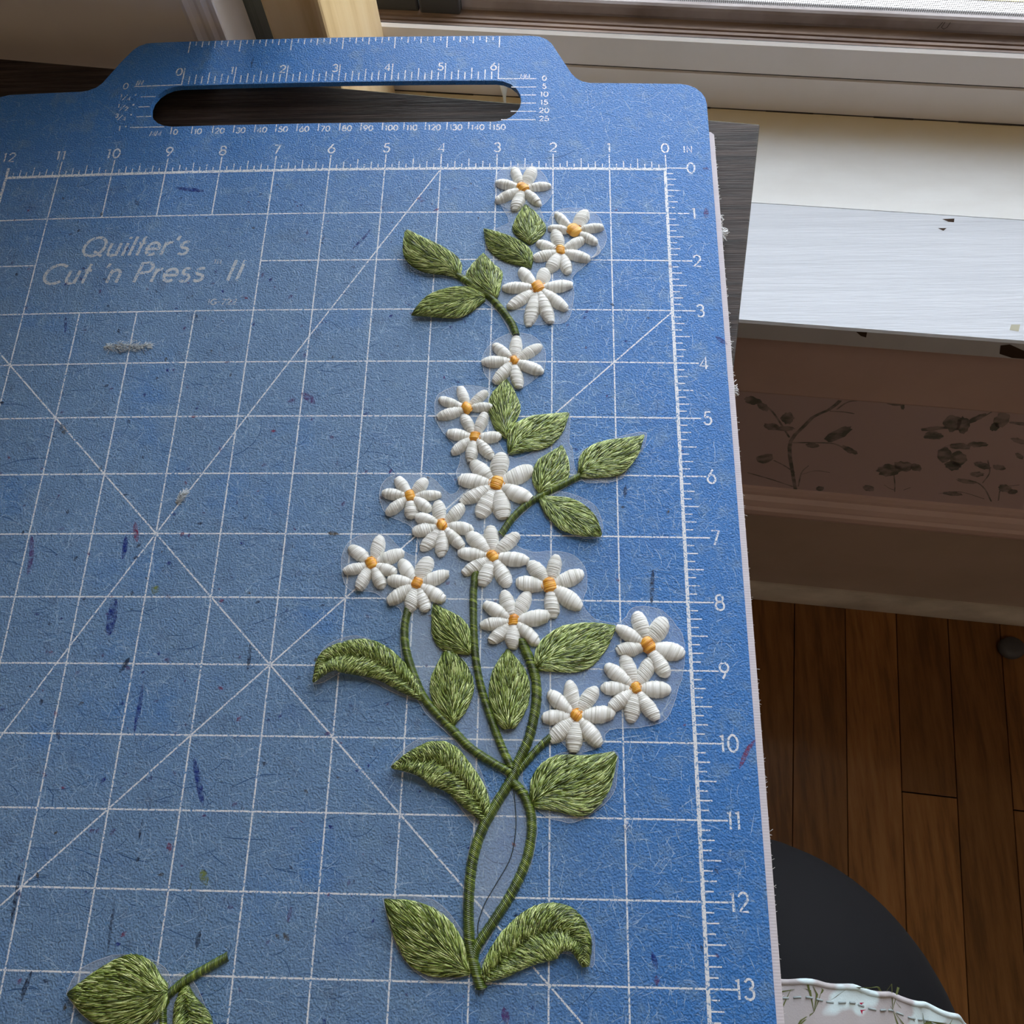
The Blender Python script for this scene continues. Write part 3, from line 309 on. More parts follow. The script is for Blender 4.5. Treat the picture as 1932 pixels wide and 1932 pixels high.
M_SASH = paint('sash_rail', (.42, .38, .385), (.20, .155, .14), .5, (1, 6, 1), .3)
M_DARK = paint('dark_seal', (.055, .045, .04), (.02, .016, .014), .6)
M_DGREY, n, l, b = material('dark_grey_plastic', (.075, .075, .08), .5, .4)
M_WALL = paint('cream_wall_paint', (.78, .70, .63), (.74, .66, .59), .6, (1, 1, 1), .1)
M_TRIM = paint('white_trim_paint', (.84, .78, .75), (.76, .68, .63), .45, (1, 1, 1), .15)
M_APRON = paint('mauve_trim_paint', (.66, .50, .46), (.60, .45, .41), .45, (1, 6, 1), .2)
M_BASE = paint('baseboard_paint', (.52, .42, .35), (.46, .37, .30), .5, (1, 4, 1), .2)
M_QUART = paint('quarter_round_paint', (.62, .56, .48), (.40, .36, .30), .5, (1, 4, 1), .2)
M_PAPER, n, l, b = material('pink_wallpaper', (.58, .46, .47), .75, .2)
M_PINK, n, l, b = material('wallpaper_print', (.13, .13, .12), .75, .2)
l.new(ramp(n, l, nz(n, l, coords(n, l), 90, 3), [(.4, (.16, .165, .155)), (.62, (.38, .32, .31))]), b.inputs['Base Color'])
M_CHIP, n, l, b = material('bare_wood_chip', (.05, .03, .02), .8, .2)
M_SCRAPE, n, l, b = material('scraped_paint', (.45, .43, .33), .8, .2)
# pine post
def wood(name, stops, stretch, rough=.55, sc_=22):
    m, n, l, b = material(name, stops[0][1], rough, .35); v = coords(n, l, stretch)
    f = nz(n, l, v, sc_, 5, .6); l.new(ramp(n, l, f, stops), b.inputs['Base Color']); bump(n, l, b, f, .3, .0006); return m
M_PINE = wood('pine_wood', [(.30, (.58, .38, .17)), (.5, (.76, .56, .31)), (.68, (.80, .62, .38))], (2, 2, .15))
M_FLOOR = []
for q, k in enumerate((1.0, .8, 1.2, .92)):
    M_FLOOR.append(wood('oak_floor_varnish', [(.35, (.15 * k, .065 * k, .018 * k)), (.5, (.23 * k, .098 * k, .027 * k)), (.68, (.28 * k, .13 * k, .04 * k))], (9, .8, 1), .3, 14))
M_GAP, n, l, b = material('dark_subfloor', (.012, .008, .006), .9, .1)
M_TROUS, n, l, b = material('charcoal_leggings', (.0095, .0095, .011), .75, .12)
b.inputs['Sheen Weight'].default_value = .02; b.inputs['Sheen Roughness'].default_value = .4
bump(n, l, b, nz(n, l, coords(n, l), 1400, 2), .15, .0003)
M_SOCK, n, l, b = material('dark_sock', (.03, .03, .035), .8, .2)
M_SHIRT, n, l, b = material('floral_cotton', (.66, .76, .78), .8, .2)
v = coords(n, l)
vo = n.new('ShaderNodeTexVoronoi'); vo.inputs['Scale'].default_value = 34; l.new(v, vo.inputs['Vector'])
l.new(mixc(n, l, ramp(n, l, nz(n, l, v, 45, 2), [(.46, (0, 0, 0)), (.50, (1, 1, 1))]), (.70, .84, .87), (.50, .47, .48)), b.inputs['Base Color'])
bump(n, l, b, nz(n, l, v, 1500, 2), .3, .0003)
M_SPRIG, n, l, b = material('olive_sprig_print', (.13, .15, .05), .8, .2)
M_BERRY, n, l, b = material('red_berry_print', (.45, .02, .07), .8, .2)
M_PETALP, n, l, b = material('pale_bloom_print', (.78, .80, .78), .8, .2)
M_STITCH, n, l, b = material('grey_stitching', (.38, .44, .45), .7, .2)
M_TASSEL, n, l, b = material('clear_plastic', (.85, .87, .82), .25, .6)
M_SCREEN, n, l, b = material('grey_screen_wire', (.10, .085, .08), .5, .4)
M_LAWN, n, l, b = material('dry_lawn', (.50, .46, .20), .9, .1)
l.new(ramp(n, l, nz(n, l, coords(n, l), 3, 4), [(.4, (.34, .38, .16)), (.6, (.62, .52, .24))]), b.inputs['Base Color'])
M_LEDGE, n, l, b = material('outside_ledge_paint', (.80, .80, .78), .6, .3)

# ------------------------------------------------------------------ room
ZF = -29.5; ZC = 66; UL, UR = -60, 64; VB = -96
SILL = -6.0; WU0, WU1 = -16.35, 12.0; WTOP = 36.0
def struct(mb, name, m, smooth=False, parent=None, label=None):
    o = mb.build(name, m, parent, smooth)
    if parent is None: o['kind'] = 'structure'
    if label: o['label'] = label
    return o
# floor: sub floor with single boards
mb = MB(); box(mb, (UL, VB, ZF - 1.2), (UR, 1.0, ZF - .35), RW); fl = struct(mb, 'floor', M_GAP)
pitch = 2.305; u = -.86 - pitch * 10; k = 0; rr = random.Random(3)
plank_cuts = {3: [-7.98], 5: [-8.2], 0: [-25], 1: [-31], 2: [-22], 4: [-29]}
while u < 34:
    idx = round((u + .86) / pitch); cuts = plank_cuts.get(idx, [-(8 + rr.random() * 26)])
    cuts = [0.58] + cuts + [cuts[-1] - 34, VB]
    for a, c in zip(cuts, cuts[1:]):
        if c < VB: c = VB
        if a - c < 1: continue
        mb = MB(); e = .014
        pr = [(u + e, ZF - .3), (u + pitch - e, ZF - .3), (u + pitch - e, ZF - .04), (u + pitch - 2 * e, ZF), (u + 2 * e, ZF), (u + e, ZF - .04)]
        vs = [RW(x, vv, z + 0) for vv in (a - .03, c + .03) for x, z in pr]
        mb.add(vs, [(0, 5, 4, 3, 2, 1), (6, 7, 8, 9, 10, 11)] + [(i, (i + 1) % 6, 6 + (i + 1) % 6, 6 + i) for i in range(6)])
        mb.build('floor_board', M_FLOOR[rr.randrange(4)], fl, False)
    u += pitch
for nm, (a0, a1) in (('left', (UL, -.86 - pitch * 10)), ('right', (34.0, UR))):
    mb = MB(); box(mb, (a0, VB, ZF - .3), (a1, .55, ZF), RW); o = mb.build('floor_border', M_FLOOR[1], fl, False)
mb = MB(); box(mb, (UL, VB, ZC), (UR, 9, ZC + 2), RW); struct(mb, 'ceiling', M_WALL)
mb = MB(); box(mb, (UL - 2, VB - 2, ZF - 1), (UL, 9, ZC), RW); struct(mb, 'wall_left', M_WALL)
mb = MB(); box(mb, (UR, VB - 2, ZF - 1), (UR + 2, 9, ZC), RW); struct(mb, 'wall_right', M_WALL)
mb = MB(); box(mb, (UL, VB - 2, ZF - 1), (UR, VB, ZC), RW); struct(mb, 'wall_back', M_WALL)
# window wall: below the sill (papered), left, right and above the opening
mb = MB(); box(mb, (UL, 1.1, ZF - 1), (UR, 9, SILL - .8), RW); wf = struct(mb, 'wall_front', M_PAPER)
mb = MB(); box(mb, (UL, 1.3, SILL - .8), (WU0 - .7, 9, ZC), RW); struct(mb, 'painted_wall', M_WALL, False, wf)
mb = MB(); box(mb, (WU1, 1.3, SILL - .8), (UR, 9, ZC), RW); struct(mb, 'painted_wall', M_WALL, False, wf)
mb = MB(); box(mb, (WU0 - .7, 1.3, WTOP), (WU1, 9, ZC), RW); struct(mb, 'painted_wall', M_WALL, False, wf)
# printed toile on the wallpaper band
def onpaper(u_, z_, d): return RW(u_, 1.094 - d, z_)
mb = MB()
for w_, pts in PAPER_STROKES: ribbon(mb, catmull(pts, 14) if len(pts) > 2 else pts, w_, .0, onpaper, .5)
for r_ in PAPER_SHAPES:
    cx = sum(p[0] for p in r_) / len(r_); cz = sum(p[1] for p in r_) / len(r_)
    vs = [onpaper(cx, cz, .002)]
    R2 = []
    for i in range(len(r_)):
        a, c = r_[i], r_[(i + 1) % len(r_)]
        R2 += [a, ((a[0] + c[0]) / 2, (a[1] + c[1]) / 2)]
    for i, p in enumerate(R2):
        k_ = .82 + .3 * rr.random(); vs.append(onpaper(cx + (p[0] - cx) * k_, cz + (p[1] - cz) * k_, .002))
    m_ = len(R2); mb.add(vs, [(0, 1 + i, 1 + (i + 1) % m_) for i in range(m_)])
part_label(mb.build('wallpaper_print', M_PINK, wf, False), 'dark toile print of branches, leaves and flowers')
# apron, baseboard with moulded cap, quarter round
mb = MB(); profile(mb, [(1.1, -12.2), (.98, -12.2), (.95, -12.1), (.95, -6.8), (1.1, -6.8)], UL, UR); tag(mb.build('trim_1', M_APRON, None, False), kind='structure')
mb = MB(); profile(mb, [(1.1, -19.2), (1.0, -19.22), (.92, -19.4), (.90, -19.6), (.72, -19.7), (.62, -19.9), (.60, -20.0), (.48, -20.08), (.44, -20.35), (.50, -20.62), (1.1, -20.62)], UL, UR)
tag(mb.build('trim_2', M_APRON, None, False), kind='structure')
mb = MB(); profile(mb, [(1.1, -20.62), (.6, -20.62), (.6, -29.46), (1.1, -29.46)], UL, UR); tag(mb.build('baseboard_front', M_BASE, None, False), kind='structure')
mb = MB(); profile(mb, [(.6, -28.62)] + [(.6 - .62 * math.sin(math.radians(a_)), -29.47 + .85 * math.cos(math.radians(a_))) for a_ in (8, 18, 28, 38, 48, 58, 68, 78, 90)] + [(.6, -29.47)], UL, UR)
tag(mb.build('trim_3', M_QUART, None, False), kind='structure')

# window: sill boards, stepped frame, track, sash rail, screen
win = tag(empty('window_1'), kind='structure')
mb = MB(); profile(mb, [(-.73, -6.06), (-.68, -6.0), (2.78, -6.0), (2.80, -6.05), (2.80, -6.75), (-.68, -6.75), (-.73, -6.69)], WU0 - 1.5, WU1 + 1, n=1)
mb.build('sill_board', M_SILL, win, False)
mb = MB(); box(mb, (WU0, 2.83, -6.75), (WU1, 7.9, -6.03), RW); part_label(mb.build('outer_sill', M_SILL2, win, False), 'yellowed smoother back part of the white sill')
mb = MB(); profile(mb, [(5.85, -6.03), (5.87, -4.97), (5.95, -4.95), (6.6, -4.95), (6.6, -6.03)], WU0, WU1); mb.build('lower_frame_step', M_FRAME, win, False)
mb = MB(); box(mb, (WU0, 5.93, -4.95), (WU1, 6.6, -4.88), RW); mb.build('dark_seam', M_DARK, win, False)
mb = MB(); profile(mb, [(5.88, -4.88), (5.9, -4.06), (6.0, -4.02), (6.0, -4.5), (8.3, -4.5), (8.3, -4.88)], WU0, WU1); mb.build('upper_frame_step', M_FRAME, win, False)
mb = MB(); profile(mb, [(6.0, -4.5), (6.0, -4.12), (6.14, -4.12), (6.16, -4.5)], WU0, WU1); mb.build('dark_seam', M_DARK, win, False)
mb = MB(); z0 = -4.2
pr = [(6.16, -4.5), (6.16, z0 - .02), (6.22, z0), (6.30, z0), (6.32, z0 - .1), (6.38, z0 - .1), (6.40, z0 - .03), (6.50, z0 - .04), (6.52, z0 - .13), (6.58, z0 - .14), (6.60, z0 - .07), (6.68, z0 - .08), (6.70, z0 - .12), (7.1, z0 - .14), (7.1, -4.5)]
profile(mb, pr, WU0, WU1); mb.build('ribbed_track', M_TRACK, win, False)
mb = MB(); pr = [(6.96, -4.36), (6.94, -4.25), (6.945, -4.05), (6.97, -3.98), (7.04, -3.95), (7.16, -3.97), (7.18, -4.4)]
profile(mb, pr, -12.83, WU1); mb.build('sash_rail', M_SASH, win, False)
mb = MB(); box(mb, (-13.9, 6.75, -4.36), (-12.85, 7.3, -3.5), RW); o = mb.build('dark_corner_block', M_DGREY, win, False); bevel(o, .06)
mb = MB(); box(mb, (WU0, 6.8, -4.36), (-13.94, 7.3, -3.45), RW); o = mb.build('dark_corner_block', M_DGREY, win, False); bevel(o, .06)
mb = MB(); box(mb, (WU0, 7.18, -4.8), (WU1, 7.62, -4.55), RW); mb.build('dark_seam', M_DARK, win, False)
mb = MB(); box(mb, (WU0, 7.62, -5.2), (WU1, 7.9, -4.48), RW); mb.build('screen_frame', M_DARK, win, False)
mb = MB(); box(mb, (WU0, 7.9, -6.5), (WU1, 8.4, -4.56), RW); mb.build('outer_frame', M_DARK, win, False)
# scribbled mark on the sash rail
mb = MB()
def onrail(u_, z_, d): return RW(u_, 6.945 - d, z_)
for st in ([(-1.02, -4.22), (-.95, -4.03)], [(-.90, -4.03), (-.93, -4.18), (-.86, -4.22), (-.80, -4.18), (-.77, -4.03)]): ribbon(mb, st, .016, .01, onrail)
mb.build('pencil_mark', M_DARK, win, False)
mb = MB(); rj = random.Random(17); uu = WU0            # grimy seam where the frame meets the sill
while uu < WU1:
    L = rj.uniform(.3, 1.6); w_ = rj.uniform(.018, .04); box(mb, (uu, 5.85 - w_, -6.03), (uu + L, 5.85, -6.025 + w_ * .5), RW); uu += L
mb.build('dark_seam', M_DARK, win, False)
# jambs
mb = MB(); box(mb, (WU0 - .7, 2.3, SILL), (WU0 - .25, 8.3, WTOP), RW); mb.build('window_jamb', M_DARK, win, False)  # left jamb coloured dark for the shade between casing and post
mb = MB(); box(mb, (WU1, 1.5, SILL), (WU1 + .6, 8.3, WTOP), RW); mb.build('window_jamb', M_TRIM, win, False)
mb = MB(); box(mb, (WU0 - .6, 1.0, WTOP), (WU1 + .6, 8.3, WTOP + .8), RW); mb.build('window_head', M_TRIM, win, False)
# raised sash above
mb = MB(); box(mb, (WU0, 7.0, 20), (WU1, 7.6, 21.6), RW); mb.build('meeting_rail', M_TRIM, win, False)
# insect screen
mb = MB(); rw = .0065; uu = -15.5
while uu < WU1:
    vs = [RW(uu + dx, 7.76 + dy, z) for z in (-4.48, 20) for dx, dy in ((-rw, 0), (rw, 0), (0, rw * 1.7))]
    mb.add(vs, [(0, 1, 4, 3), (1, 2, 5, 4), (2, 0, 3, 5)]); uu += .052
zz = -4.46
while zz < 20:
    vs = [RW(x, 7.76 + dy, zz + dz) for x in (-15.5, WU1) for dz, dy in ((-rw, 0), (rw, 0), (0, rw * 1.7))]
    mb.add(vs, [(0, 1, 4, 3), (1, 2, 5, 4), (2, 0, 3, 5)]); zz += .052
o = mb.build('insect_screen', M_SCREEN, win, False); o['kind'] = 'stuff'
# chipped paint
def onsill(u_, v_, d=0): return RW(u_, v_, SILL + .004 + d)
for q, ch in enumerate(SILL_CHIPS):
    mb = MB(); mb.add([onsill(*p) for p in ch], [tuple(range(len(ch)))]); mb.build('paint_chip', M_CHIP if q < 2 else M_SCRAPE, win, False)
for ch in NOSE_CHIPS:
    mb = MB(); mb.add([RW(p[0], -.737, max(p[1], -6.66)) for p in ch], [tuple(range(len(ch)))]); part_label(mb.build('paint_chip', M_CHIP, win, False), 'dark bare patch where the paint has flaked')
# casing left of the window
cas = tag(empty('trim_4'), kind='structure')
mb = MB(); pr = [(-17.12, 1.35), (-17.08, 1.2), (-16.98, 1.14), (-16.9, 1.2), (-16.80, 1.22), (-16.7, 1.14), (-16.6, 1.12), (-16.52, 1.18), (-16.44, 1.12), (-16.36, 1.1), (-16.34, 1.14), (-16.34, 2.3), (-17.0, 2.3)]
vs = [RW(a_, c_, z) for z in (SILL, WTOP) for a_, c_ in pr]; m_ = len(pr)
mb.add(vs, [(i, (i + 1) % m_, m_ + (i + 1) % m_, m_ + i) for i in range(m_)]); mb.build('fluted_casing', M_TRIM, cas, False)
# outside
mb = MB(); box(mb, (-60, 8.42, -8.5), (70, 11.5, -7.4), RW); tag(mb.build('outside_ledge', M_LEDGE, None, False), 'bright white ledge outside behind the insect screen', 'ledge', kind='structure')
mb = MB(); box(mb, (-500, 16.2, -70), (500, 900, -69), RW); tag(mb.build('ground', M_LAWN, None, False), kind='structure')

# pine post standing on the sill
mb = MB(); box(mb, (-15.84, 2.0, SILL + .005), (-14.61, 5.67, 25), RW)
o = bevel(tag(mb.build('wooden_post', M_PINE, None, False), 'pale pine post standing upright on the window sill behind the desk', 'post'), .09)
# blind tassel
tas = tag(empty('plastic_peg'), 'small clear white plastic peg on the window sill seen through the mat handle slot', 'peg')
mb = MB(); c0 = RW(-11.59, 5.3, 0)
prof = [(-5.985, .035), (-5.6, .04), (-5.45, .05), (-5.2, .10), (-4.95, .125), (-4.85, .11), (-4.8, .03)]
vs = [(c0[0] + r_ * math.cos(a_ * math.pi / 5), c0[1] + r_ * math.sin(a_ * math.pi / 5), z) for z, r_ in prof for a_ in range(10)]
mb.add(vs, [(i * 10 + j, i * 10 + (j + 1) % 10, i * 10 + 10 + (j + 1) % 10, i * 10 + 10 + j) for i in range(len(prof) - 1) for j in range(10)])
mb.build('peg_cone', M_TASSEL, tas)
mb = MB(); tube(mb, [(c0[0], c0[1], -4.86), (c0[0], c0[1], -4.5), (c0[0], c0[1], -4.2)], .06, 10); mb.build('peg_stem', M_TASSEL, tas)

# ------------------------------------------------------------------ desk
desk = tag(empty('desk'), 'dark walnut laminate desk under the blue mat, in front of the window', 'desk')
TZ = -.5
B = np.array((1.8178, 1.3136)); dL = np.array((-6.5706 - 1.8178, 2.4776 - 1.3136)); dL /= np.linalg.norm(dL)
dF = np.array((.9938 - 1.8178, -3.8294 - 1.3136)); dF /= np.linalg.norm(dF)
cs = [B, B + dL * 27, B + dL * 27 + dF * 21, B + dF * 21]
mb = MB(); vs = [(p[0], p[1], z) for z in (TZ, TZ - .95) for p in cs]
mb.add(vs, [(0, 1, 2, 3), (7, 6, 5, 4)] + [(i + 4, (i + 1) % 4 + 4, (i + 1) % 4, i) for i in range(4)])
bevel(mb.build('desk_top', M_DESK, desk, False), .03)
for (a_, c_) in ((3.3, 3), (3.3, 17.5), (25, 3), (25, 17.5)):
    p = B + dL * a_ + dF * c_; mb = MB(); box(mb, (p[0] - .7, p[1] - .7, ZF), (p[0] + .7, p[1] + .7, TZ - .95)); bevel(mb.build('desk_leg', M_DESKE, desk, False), .05)

# ------------------------------------------------------------------ cutting mat
mat = tag(empty('cutting_mat'), 'large scratched blue cutting mat with white grid, rulers and a handle slot', 'cutting mat')
XL, XR, YB = -12.85, .8, -19.6
rim = [(-13.0, 1.86), (-12.4, 2.0), (-11.3, 2.0), (-11.0, 2.0)] + [(-10.85, 2.02), (-10.7, 2.09), (-10.6, 2.2), (-10.33, 2.72), (-10.15, 3.02), (-10.05, 3.12), (-9.9, 3.19), (-9.7, 3.2)] + \
      [(-2.45, 3.2), (-2.28, 3.18), (-2.14, 3.11), (-2.04, 3.0), (-1.67, 2.24), (-1.58, 2.12), (-1.47, 2.04), (-1.32, 2.0)] + \
      [(.35, 2.0), (.5, 1.97), (.63, 1.90), (.73, 1.79), (.79, 1.66), (.81, 1.5), (.80, YB + .4), (.7, YB + .1), (.4, YB), (-12.8, YB), (-13.1, YB + .15), (-13.25, YB + .45), (-13.25, 1.5), (-13.2, 1.7)]
slot = []
for cx, a0 in ((-3.08, 90), (-9.05, 270)):
    for i in range(11):
        a_ = math.radians(a0 - 18 * i); slot.append((cx + .49 * math.cos(a_), 1.555 + .5 * math.sin(a_)))
mo = plate('mat_board', M_MAT, [rim, slot], .10, 0, .7, mat); bevel(mo, .028, 2, 50)
prim = [(-12.9, .95), (.86, .95), (.92, .89), (.92, YB + .2), (.86, YB + .14), (-12.9, YB + .14)]
pad = plate('pressing_pad', M_PAD, [prim], .23, -.102, 1.4, mat); part_label(pad, 'pale canvas edge of the pressing pad under the blue top'); bevel(pad, .05, 3, 50)
for q in pad.data.vertices: q.co.z = max(q.co.z, (-.5 + .012) * S)   # the soft pad lies flat on the desk
# frayed canvas fibres along the edge
mb = MB(); rf = random.Random(11)
for i in range(300):
    y_ = .85 - rf.random() * 16; z_ = warp(.92, y_) - .12 - rf.random() * .15; L = .012 + .045 * rf.random() ** 2
    p = np.array((.915, y_, z_)); q = p + np.array((L, (rf.random() - .5) * L * 1.5, (rf.random() - .2) * .02)); tube(mb, [p, (p + q) / 2 + (0, 0, .005), q], .0035, 3)
for cy, cnt, ln in ((-1.27, 60, .15), (-4.36, 34, .12), (-1.0, 18, .1), (-3.5, 8, .08)):
    for i in range(cnt):
        L = ln * (.3 + rf.random()); a_ = rf.uniform(-1.9, .9)
        p = np.array((.915, cy + rf.uniform(-.07, .09), warp(.92, cy) - .12 - rf.random() * .08)); d = np.array((math.cos(a_) * .6 + .12, math.sin(a_), rf.uniform(-.1, .25)))
        tube(mb, [p, p + d * L * .5 + (rf.uniform(-.02, .02), 0, .01), p + d * L], .006, 3)
o = mb.build('frayed_edge', M_FRAY, mat); o['kind'] = 'stuff'
# printed grid
mb = MB()
LG = .0012
for c_ in range(1, 12):
    segs = [(.3, -18)]
    if c_ in (8, 9, 10): segs = [(.3, -1), (-3, -18)]
    for a_, e_ in segs: ribbon(mb, [(-c_, a_), (-c_, e_)], .023, LG)
for r_ in range(1, 18):
    if r_ == 2: ribbon(mb, [(-12, -2), (-11, -2)], .023, LG); ribbon(mb, [(-7, -2), (.36, -2)], .023, LG)
    else: ribbon(mb, [(-12, -r_), (.36, -r_)], .023, LG)
ribbon(mb, [(-12.02, -.03), (0, -.03)], .055, LG * 1.4); ribbon(mb, [(-.02, 0), (-.02, -18)], .052, LG * 1.4); ribbon(mb, [(-12, .2), (-12, -18)], .05, LG * 1.4)
ribbon(mb, [(0, .3), (0, -.05)], .023, LG); ribbon(mb, [(0, 0), (.36, 0)], .023, LG)
t = 1.75
ribbon(mb, [(-3.97, 0), (-8, -7), (-12, -14)], .023, LG * 1.7)
ribbon(mb, [(-12, -3), (-8, -7), (0, -15)], .023, LG * 1.7)
ribbon(mb, [(0, -3), (-12, -15)], .023, LG * 1.7)
mb.build('printed_grid', M_PRINT, mat, False)
# ruler ticks
mb = MB()
for i in range(1, 96):
    if i % 8: L = .2 if i % 4 == 0 else (.14 if i % 2 == 0 else .085); ribbon(mb, [(-i / 8, -.01), (-i / 8, L)], .019, LG)
for i in range(1, 144):
    if i % 8: L = .24 if i % 4 == 0 else (.17 if i % 2 == 0 else .12); ribbon(mb, [(0, -i / 8), (L, -i / 8)], .019, LG)
for i in range(0, 49):
    x_ = -9.03 + i / 8 + .0
    L = .41 if i % 8 == 0 else (.29 if i % 4 == 0 else (.24 if i % 2 == 0 else .19)); ribbon(mb, [(x_, 2.09), (x_, 2.09 + L)], .022, LG)
    L = .29 if i % 8 == 0 else (.18 if i % 4 == 0 else (.15 if i % 2 == 0 else .10)); ribbon(mb, [(x_, 3.185 - L), (x_, 3.185)], .022, LG)
for i in range(16):
    x_ = -9.05 + i * 10 / 25.4; ribbon(mb, [(x_, 1.045), (x_, .87)], .02, LG)
for y_ in (1.81, 1.56, 1.32): ribbon(mb, [(-9.78, y_), (-9.55 + abs(y_ - 1.56) * .25, y_)], .02, LG)
ribbon(mb, [(-9.95, 2.075), (-9.03, 2.085)], .022, LG); ribbon(mb, [(-9.85, 1.065), (-9.2, 1.055)], .022, LG)
for i in range(1, 5): y_ = 2.09 - i * .197; ribbon(mb, [(-2.60 - .18 * (abs(i - 2.5) > 1), y_), (-2.32, y_)], .02, LG)
ribbon(mb, [(-3.02, 2.10), (-2.32, 2.10)], .022, LG); ribbon(mb, [(-2.95, 1.10), (-2.32, 1.10)], .022, LG)
mb.build('ruler_ticks', M_PRINT, mat, False)
# stroke lettering
def arc(cx, cy, rx, ry, a0, a1, n_=12): return [(cx + rx * math.cos(math.radians(a0 + (a1 - a0) * i / n_)), cy + ry * math.sin(math.radians(a0 + (a1 - a0) * i / n_))) for i in range(n_ + 1)]
G = {
 '0': (.62, [arc(.31, .5, .29, .48, 0, 360, 20)]), '1': (.30, [[(.02, .86), (.18, .98), (.18, 0)]]),
 '2': (.58, [arc(.29, .70, .26, .28, 170, -35, 10) + [(.03, .02), (.56, .02)]]),
 '3': (.56, [arc(.27, .74, .23, .24, 160, -90, 10), arc(.27, .26, .26, .26, 90, -160, 10)]),
 '4': (.62, [[(.45, 0), (.45, .98), (.02, .26), (.60, .26)]]),
 '5': (.56, [[(.50, .97), (.16, .97), (.09, .55)] + arc(.27, .31, .27, .29, 125, -160, 12)]),
 '6': (.58, [[(.40, .98), (.10, .48)] + arc(.29, .30, .27, .30, 145, 505, 18)]),
 '7': (.54, [[(.03, .96), (.52, .96), (.18, 0)]]),
 '8': (.58, [arc(.29, .74, .22, .23, 0, 360, 14), arc(.29, .27, .27, .27, 0, 360, 16)]),
 '9': (.58, [[(.18, .02), (.48, .52)] + arc(.29, .70, .27, .28, -35, 325, 18)]),
 'I': (.16, [[(.08, 0), (.08, .98)]]), 'N': (.66, [[(.06, 0), (.06, .98), (.60, 0), (.60, .98)]]),
 'M': (.80, [[(.06, 0), (.10, .98), (.40, .15), (.70, .98), (.74, 0)]]),
 'Q': (.92, [arc(.44, .5, .41, .48, 0, 360, 24), [(.50, .26), (.88, 0)]]), 'C': (.82, [arc(.46, .5, .43, .48, 48, 312, 20)]),
 'u': (.50, [[(.05, .66), (.05, .26)] + arc(.23, .22, .18, .2, 180, 360, 8) + [(.41, .66)], [(.41, .3), (.41, 0)]]),
 'i': (.16, [[(.08, 0), (.08, .66)], [(.08, .86), (.08, .98)]]), 'l': (.16, [[(.08, 0), (.08, .98)]]),
 't': (.26, [[(.13, 0), (.13, .98)], [(0, .64), (.27, .64)]]), 'r': (.30, [[(.05, 0), (.05, .66)], [(.05, .40)] + arc(.24, .42, .18, .22, 150, 70, 5)]),
 'e': (.56, [[(.05, .32), (.50, .32)] + arc(.28, .33, .235, .31, 0, 310, 16)]),
 's': (.42, [arc(.21, .49, .15, .16, 50, 250, 8) + arc(.21, .17, .17, .17, 80, -150, 9)]),
 "'": (.14, [[(.08, .98), (.04, .74)]]), 'n': (.50, [[(.05, 0), (.05, .66)], [(.05, .40)] + arc(.23, .42, .18, .22, 180, 0, 8) + [(.41, 0)]]),
 'P': (.58, [[(.07, 0), (.07, .97), (.30, .97)] + arc(.30, .72, .24, .25, 90, -90, 10) + [(.07, .47)]]),
 'T': (.5, [[(.25, 0), (.25, .98)], [(0, .96), (.5, .96)]]), 'G': (.85, [arc(.46, .5, .42, .48, 48, 350, 20) + [(.5, .42)]]),
 '-': (.34, [[(.03, .42), (.31, .42)]]), '"': (.2, [[(.04, .98), (.04, .72)], [(.15, .98), (.15, .72)]]), '/': (.4, [[(0, 0), (.4, 1)]]), ' ': (.34, []), 'f': (.3, [])}
def write(mb, s, x, y, h_, w_, slant=0.0, gap=.1, align='l', aspect=1.0, lift=None):
    W_ = sum(G[c_][0] * aspect + gap for c_ in s) - gap; W_ *= h_
    x0 = x - (W_ / 2 if align == 'c' else (W_ if align == 'r' else 0))
    for c_ in s:
        wd, st = G[c_]
        for p in st:
            ribbon(mb, [(x0 + (a_ * aspect + slant * q_) * h_, y + q_ * h_) for a_, q_ in p], w_, LG if lift is None else lift, onm, 9)
        x0 += (wd * aspect + gap) * h_
for i in range(0, 13):
    mb = MB(); write(mb, str(i), -i + (0 if i < 10 else -.05), .35, .21, .029, 0, .22, 'c'); mb.build('numeral', M_PRINT, mat, False)
for i in range(0, 18):
    mb = MB(); write(mb, str(i), .44, -i - .11, .235, .030, 0, .18, 'c', .95); mb.build('numeral', M_PRINT, mat, False)
mb = MB(); write(mb, 'IN', .33, .36, .15, .022, 0, .2); mb.build('ruler_lettering', M_PRINT, mat, False)
for i in range(7):
    mb = MB(); write(mb, str(i), -9.03 + i - .04, 2.32, .185, .03, 0, .1, 'r'); mb.build('numeral', M_PRINT, mat, False)
for a_ in (('IN', -9.93, 2.11, .12, .022, .2, .2), ('MM', -9.45, .84, .12, .022, .2, .12), ('MM', -2.62, 2.12, .10, .02, .1, .12)):
    mb = MB(); write(mb, *a_); mb.build('ruler_lettering', M_PRINT, mat, False)
for s_, x_, y_, h_ in (('0', -10.12, 2.02, .15), ('1', -10.05, .99, .13)):
    mb = MB(); write(mb, s_, x_, y_, h_, .02, 0, .15, 'c'); mb.build('numeral', M_PRINT, mat, False)
for a_, c_, y_ in (('1', '4', 1.74), ('1', '2', 1.49), ('3', '4', 1.25)):
    mb = MB(); write(mb, a_, -10.18, y_ + .07, .09, .019); write(mb, '/', -10.13, y_, .13, .017, .25); write(mb, c_, -10.03, y_ - .01, .095, .019); write(mb, '"', -9.90, y_, .15, .019)
    mb.build('fraction', M_PRINT, mat, False)
mb = MB(); write(mb, '"', -9.95, .98, .13, .014); mb.build('fraction', M_PRINT, mat, False)
for i in range(16):
    mb = MB(); write(mb, str(i * 10), -9.05 + i * 10 / 25.4 + .05, .86, .125, .024, 0, .16); mb.build('numeral', M_PRINT, mat, False)
